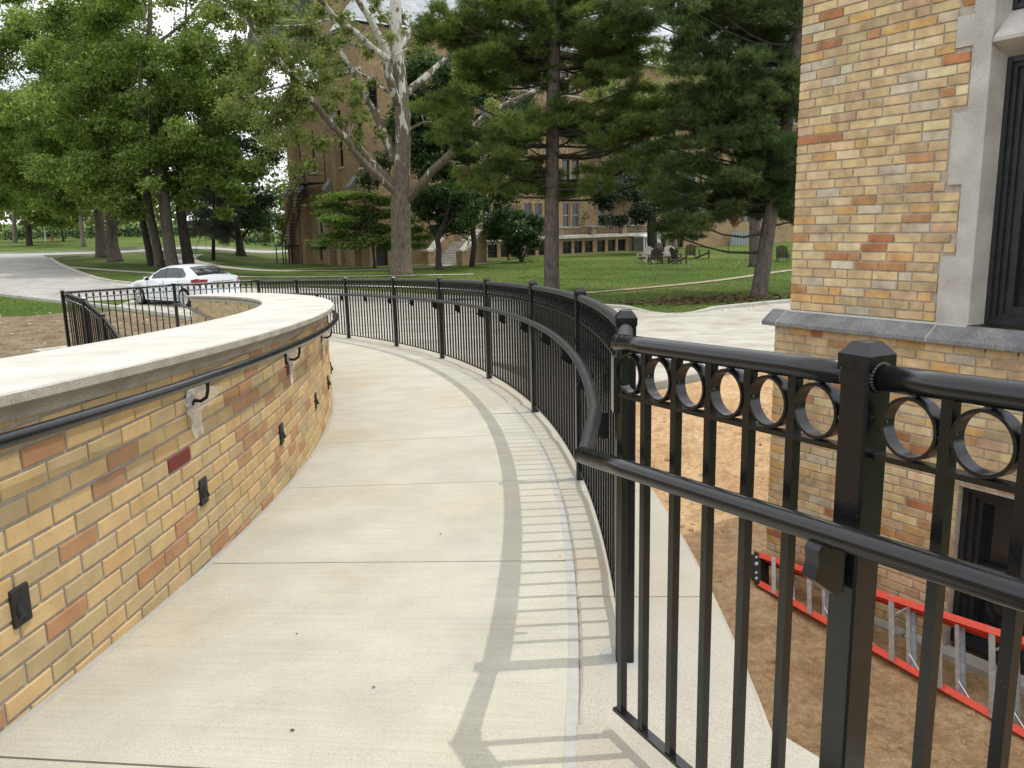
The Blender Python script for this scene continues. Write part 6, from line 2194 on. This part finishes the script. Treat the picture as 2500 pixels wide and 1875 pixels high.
# ---- broad-leaved trees on the left
def leafy(base, trunk, wd, clumps, lab, n, size, leaf, bark, seed, limbs=(), name='maple_tree', group=None, up=.35, auto=5, var=.5):
    g = ongr(*base); Y = g[1]
    t = thing(name, g, lab, 'tree', group)
    mb = MB(); TP = [at(x, y, Y) for x, y in trunk]
    TP[0] = TP[0] + np.array([0, 0, -.15])
    mb.tube(TP, [w * Y / FPX / 2 for w in wd], 14, jit=.05); mb.build('trunk', bark, t, smooth=True)
    rs = random.Random(seed)
    for i, (pl, w0, w1) in enumerate(limbs):
        mb = MB(); P = limb(mb, [at(x, y, Y + d) for x, y, d in pl], w0 * Y / FPX / 2, w1 * Y / FPX / 2, 8, .06, seed + i)
        twigs(mb, P, rs, 8, .8, 2.4, .03); mb.build('limb', bark, t, smooth=True)
    cl = clumps(Y)
    for i in range(min(auto, len(cl))):
        c = cl[(i * 7) % len(cl)]
        j = rs.randrange(len(TP) // 2, len(TP))
        mb = MB(); a = TP[j]; e = np.array(c[:3])
        P = limb(mb, [a, a * .5 + e * .5 + np.array([0, 0, .04 * np.linalg.norm(e - a)]), e], wd[j] * Y / FPX * .22, .03, 6, .12, seed + 90 + i)
        twigs(mb, P, rs, 6, .6, 2.0, .025); mb.build('limb', bark, t, smooth=True)
    leaf_cloud('crown', leaf, t, cl, n, size, seed, up=up, var=var)
    return t
def blob(cx, cy, rx, ry, k, seed, r0=30, r1=62, dy=5, fl=.62, holes=()):
    """k clumps scattered through an ellipse as seen; returns a function of depth."""
    rs = random.Random(seed)
    L = []
    while len(L) < k:
        a = rs.uniform(0, 2 * PI); q = rs.random() ** .55
        x = cx + rx * q * math.cos(a); y = cy + ry * q * math.sin(a)
        if any(((x - h[0]) / h[2]) ** 2 + ((y - h[1]) / h[3]) ** 2 < 1 for h in holes): continue
        r = rs.uniform(r0, r1); L.append((x, y, r, r * fl))
    return lambda Y: pxc(Y, L, dy, seed)
SKY = [(45, 190, 48, 50), (575, 40, 60, 70), (135, 130, 26, 18)]
leafy((421, 655), [(421, 658), (420, 645), (416, 620), (408, 560), (401, 486), (394, 450), (390, 415), (380, 375), (373, 330), (368, 250), (362, 150), (366, 40), (368, -80), (370, -250)], [38, 31, 28, 27, 26, 27, 24, 19, 18, 15, 13, 10, 7, 3],
      blob(310, 200, 320, 290, 130, 101, 30, 60, 6, .62, SKY), 'tall maple with a forked grey trunk right behind the white car', 115500, 0.178, LF_MAPLE, bark_mat('maple_bark', (.075, .062, .05), (.165, .14, .115), 9, .22), 101,
      limbs=[([(393, 440, 0), (410, 405, .5), (425, 380, 1), (437, 345, 1.4), (445, 320, 1.8)], 11, 5), ([(404, 500, 0), (375, 470, -1), (345, 452, -2), (310, 440, -3)], 10, 4), ([(375, 330, 0), (330, 245, -2), (300, 195, -3), (250, 165, -4), (200, 160, -5)], 10, 4), ([(368, 255, 0), (330, 235, 2), (318, 180, 3), (310, 140, 3)], 9, 4), ([(364, 120, 0), (420, 80, 1), (470, 40, 2), (500, -10, 2)], 9, 4)])
leafy((461, 652), [(463, 656), (461, 645), (455, 610), (447, 560), (441, 515), (438, 460), (440, 380), (445, 280), (450, 150), (455, 0)], [34, 28, 25, 23, 22, 19, 16, 13, 9, 4],
      blob(500, 330, 130, 210, 46, 102, 24, 46, 4), 'dark-trunked maple right of the forked one with a long low side branch', 45500, 0.185, LF_MAPLE, BARK_DARK, 102,
      limbs=[([(447, 560, 0), (475, 556, -.5), (500, 570, -1), (520, 585, -1.3)], 6, 2), ([(440, 440, 0), (490, 400, 1), (530, 370, 2)], 8, 3)], auto=3)
leafy((390, 652), [(392, 655), (389, 640), (384, 610), (374, 560), (366, 520), (358, 460), (350, 380), (345, 250), (340, 80)], [30, 25, 22, 20, 18, 16, 13, 9, 4],
      blob(280, 350, 160, 170, 36, 103, 26, 48, 4), 'slim leaning trunk just left of the forked maple, mid grey', 42000, 0.185, LF_MAPLE, BARK_BROWN, 103, auto=3)
leafy((369.5, 648), [(372, 651), (368, 635), (362, 605), (353, 560), (347, 525), (338, 470), (328, 400), (315, 280), (300, 120)], [22, 18, 16, 15, 14, 12, 10, 8, 4],
      blob(210, 410, 170, 110, 34, 104, 26, 48, 4), 'thin dark leaning trunk, leftmost of the close trio behind the car', 38500, 0.185, LF_MAPLE, BARK_DARK, 104, auto=3)
leafy((280, 639), [(282, 643), (280, 630), (275, 600), (272, 560), (271, 530), (268, 470), (262, 380), (255, 250), (250, 80)], [46, 34, 26, 24, 23, 22, 17, 12, 6],
      blob(120, 210, 260, 280, 84, 105, 30, 60, 5, .6, SKY), 'stout tree with a flaring trunk, nearer of the pair by the kerb bend', 84000, 0.207, LF_MAPLE, BARK_BROWN, 105,
      limbs=[([(272, 555, 0), (288, 545, -.5), (298, 530, -1), (306, 510, -1.4)], 8, 3)], auto=4)
leafy((247.5, 629), [(248, 633), (248, 620), (246, 590), (243, 550), (240, 520), (232, 450), (226, 330), (220, 150)], [34, 27, 23, 21, 20, 18, 13, 6],
      blob(80, 330, 170, 190, 56, 106, 30, 56, 5, .6, SKY), 'brown-trunked tree, farther of the pair by the kerb bend', 52500, 0.229, LF_MAPLE, BARK_BROWN, 106, auto=4)
# spruce-like grey sprays low on the trunks
g = ongr(497, 645)
t = thing('spruce_tree', ongr(520, 634), 'grey-green weeping conifer between the maple trunks and the dark round tree', 'tree')
Yg = ongr(520, 634)[1]
mb = MB(); mb.tube([at(521, y, Yg) for y in (637, 600, 520, 430, 330)], [.17, .15, .12, .08, .03], 8); mb.build('trunk', BARK_DARK, t, smooth=True)
needle_cloud('crown', ND_GREY, t, pxc(Yg, [(480, 545, 30, 12), (510, 560, 34, 14), (545, 545, 34, 16), (560, 520, 36, 14), (540, 575, 28, 12), (500, 520, 36, 14), (530, 490, 34, 16), (555, 560, 26, 18), (515, 455, 30, 16), (525, 420, 26, 16), (475, 570, 18, 10), (550, 590, 14, 9)], 1.5, 8), 3600, .30, 8, 9, .022)
leafy((588, 624.5), [(588, 628), (588, 622), (587, 612), (585, 598), (583, 583), (580, 560), (575, 520), (570, 420)], [40, 27, 20, 18, 17, 13, 9, 4],
      blob(575, 400, 90, 165, 46, 107, 24, 44, 4), 'dark round-headed tree with a short black flared trunk beside the hall', 59500, 0.207, LF_DARK, BARK_DARK, 107, name='dark_tree',
      limbs=[([(584, 590, 0), (600, 570, 1), (612, 550, 2), (625, 520, 3)], 10, 4), ([(583, 585, 0), (560, 565, 1), (540, 540, 2)], 9, 4)], auto=3)
leafy((698, 610), [(699, 613), (698, 600), (697, 585), (696, 560), (695, 535)], [8, 6, 5, 4, 2], blob(672, 552, 48, 34, 14, 108, 14, 22, 2), 'little light green tree with a thin stem between the dark tree and the hall', 6300, 0.266, LF_YG, BARK_DARK, 108, name='young_tree', auto=2)
leafy((204.5, 602), [(206, 605), (204, 595), (201, 575), (197, 540), (194, 500), (190, 420)], [13, 11, 9.5, 8.5, 7, 3], blob(190, 440, 60, 60, 14, 109, 22, 34, 3), 'slim pale grey trunk standing alone across the side road', 8750, 0.311, LF_YG, BARK_GREY, 109, name='ash_tree', auto=2)
leafy((72, 600), [(73, 603), (72, 595), (70, 575), (68, 550), (66, 520), (62, 450)], [19, 15, 12.5, 12, 10, 5], blob(90, 500, 95, 50, 26, 110, 22, 36, 4), 'low spreading tree with a short dark trunk on the far left lawn', 16625, 0.296, LF_MAPLE, BARK_DARK, 110, name='crab_tree', auto=4)
leafy((36, 592), [(37, 595), (36, 585), (35, 565), (34, 540), (33, 480)], [13, 11, 10, 9, 4], blob(30, 440, 80, 60, 16, 111, 24, 36, 4), 'far grey trunk at the left edge beside a dark hedge', 10500, 0.340, LF_YG, BARK_GREY, 111, name='ash_tree', auto=2)
leafy((154, 590), [(155, 592), (154, 580), (150, 560), (146, 540), (143, 500)], [6, 5, 4.5, 4, 2], blob(160, 500, 80, 46, 20, 112, 22, 34, 4), 'thin far tree on the lawn right of the hydrant', 12250, 0.326, LF_YG, BARK_DARK, 112, name='young_tree', auto=2)
leafy((260, 610), [(262, 613), (259, 600), (255, 580), (252, 555)], [8, 6.5, 6, 4], blob(300, 480, 70, 50, 16, 113, 20, 32, 4), 'thin dark trunk glimpsed between the two stout trees', 8750, 0.296, LF_MAPLE, BARK_DARK, 113, name='young_tree', auto=2)
# small trees in front of the hall
dg = [(830, 480, 46, 10), (880, 478, 50, 10), (800, 500, 44, 9), (930, 490, 46, 12), (860, 510, 56, 11), (910, 525, 60, 12), (820, 535, 48, 10), (790, 520, 30, 8), (870, 550, 66, 12), (930, 560, 50, 13), (830, 575, 52, 10), (790, 590, 34, 9), (900, 585, 60, 12), (860, 600, 46, 9), (780, 605, 22, 6), (950, 600, 40, 12), (1015, 560, 26, 10), (1035, 580, 34, 9), (1020, 600, 30, 8), (1062, 572, 18, 6), (990, 540, 30, 14), (980, 580, 34, 16), (960, 520, 34, 14)]
leafy((915, 656), [(915, 659), (914, 640), (912, 615), (908, 580), (905, 540), (903, 500)], [9, 7, 6, 6, 4, 2], lambda Y: pxc(Y, dg, 1.6, 5), 'small tiered dogwood in fresh green against the dark end wall', 26250, 0.148, LF_DOG, BARK_DARK, 114, name='dogwood_tree', up=.9, auto=12)
leafy((1073, 660), [(1073, 664), (1072, 652), (1070, 636), (1072, 610), (1068, 585), (1075, 565), (1084, 545), (1092, 515), (1100, 470)], [24, 18, 15, 14, 13, 15, 10, 8, 4],
      blob(1095, 505, 78, 62, 40, 115, 18, 32, 2.2), 'small dark green tree with a crooked trunk in front of the stone steps', 26250, 0.155, LF_DARK, BARK_DARK, 115, name='magnolia_tree', limbs=[([(1075, 567, 0), (1095, 560, .6), (1120, 570, 1), (1145, 590, 1.2)], 5, 2)], auto=4)
leafy((1150, 652), [(1150, 655), (1158, 600), (1150, 500), (1140, 380), (1130, 250), (1120, 120)], [14, 13, 12, 10, 8, 4], (lambda Y: blob(1120, 270, 180, 180, 74, 116, 24, 44, 2.5)(Y) + pxc(Y, [(1000, 180, 40, 28), (1040, 240, 44, 30), (1015, 300, 40, 28), (1060, 350, 44, 30), (1030, 400, 40, 28), (1000, 360, 34, 26), (1090, 420, 44, 30), (1130, 470, 40, 26), (1040, 150, 36, 26), (1180, 440, 44, 28), (1230, 480, 44, 26), (1080, 200, 40, 28), (1240, 400, 44, 28), (1000, 240, 34, 26), (940, 320, 26, 30), (930, 400, 26, 30), (900, 440, 30, 24)], 2, 9)), 'broad dark green tree filling the gap between sycamore and centre pine', 70000, 0.170, LF_DARK, BARK_DARK, 116, name='linden_tree', auto=8)
leafy((1274, 640), [(1274, 643), (1272, 632), (1268, 610), (1262, 585), (1255, 560)], [11, 9, 7, 5, 3], blob(1262, 560, 68, 55, 34, 117, 16, 28, 2), 'bushy many-stemmed small tree before the basement windows', 21000, 0.148, LF_DARK, BARK_DARK, 117, name='bushy_tree', limbs=[([(1275, 640, 0), (1282, 618, .3), (1292, 590, .6), (1300, 560, 1)], 7, 3), ([(1273, 636, 0), (1252, 610, -.4), (1236, 580, -.6)], 6, 3)], auto=4)
leafy((1593, 620), [(1594, 624), (1593, 610), (1592, 590), (1592, 560), (1590, 500), (1588, 430)], [27, 24, 24, 22, 18, 8], blob(1580, 490, 130, 76, 54, 118, 20, 34, 3), 'black-leaved tree with a dark trunk behind the chairs', 29750, 0.178, LF_PURP, BARK_DARK, 118, name='plum_tree', auto=8)
leafy((1450, 612), [(1450, 614), (1450, 560), (1448, 480), (1445, 380), (1440, 260)], [10, 10, 9, 8, 3], (lambda Y: blob(1450, 350, 190, 190, 84, 119, 22, 40, 3)(Y) + pxc(Y, [(1400, 470, 44, 26), (1450, 490, 44, 24), (1500, 470, 44, 26), (1550, 460, 44, 26), (1420, 430, 44, 28), (1480, 420, 44, 28), (1540, 410, 44, 28), (1600, 440, 40, 26), (1650, 460, 40, 26), (1390, 400, 40, 26), (1700, 480, 40, 26)], 2, 10)), 'shaded dark tree behind the centre pine in front of the long facade', 66500, 0.192, LF_DARK, BARK_DARK, 119, name='linden_tree', auto=6)

# ---- far woods and hedge closing the view
def far_woods():
    rs = random.Random(77)
    cl = []
    for k in range(150):
        x = rs.uniform(-190, -34); y = rs.uniform(150, 190) + (x + 110) * -.05
        z0 = gz(x, y); hh = rs.uniform(9, 20)
        for j in range(3):
            cl.append((x + rs.uniform(-3, 3), y + rs.uniform(-3, 3), z0 + hh * (.25 + .28 * j), rs.uniform(3.0, 5.5), 3.5, rs.uniform(2.2, 3.8)))
    for k in range(40):
        x = rs.uniform(40, 150); y = 150 + rs.uniform(0, 30)
        for j in range(3):
            cl.append((x, y, 2 + j * 5, 5, 4, 3.5))
    o = leaf_cloud('far_woods', LF_YG, None, cl, 34000, .95, 78, var=.9)
    tag(o, 'distant mass of green trees closing the left of the view', 'woods', None, 'stuff')
    cl = []
    for k in range(70):
        x = -150 + k * 1.7; y = 141 + rs.uniform(-1.5, 1.5)
        cl.append((x, y, gz(x, y) + 1.0, 1.6, 1.2, 1.2))
    o = leaf_cloud('far_hedge', LF_DARK, None, cl, 9000, .4, 79)
    tag(o, 'low dark hedge along the far edge of the left lawn', 'hedge', None, 'stuff')
far_woods()

for o in bpy.data.objects:
    if o.type == 'MESH' and o.name.split('.')[0] in ('mortar_joint', 'weld', 'rivet', 'coping_joint', 'screw', 'terrace_railing', 'muntin', 'platform_railing', 'corner_post', 'fan_guard', 'door_seam'):
        o['kind'] = 'stuff'
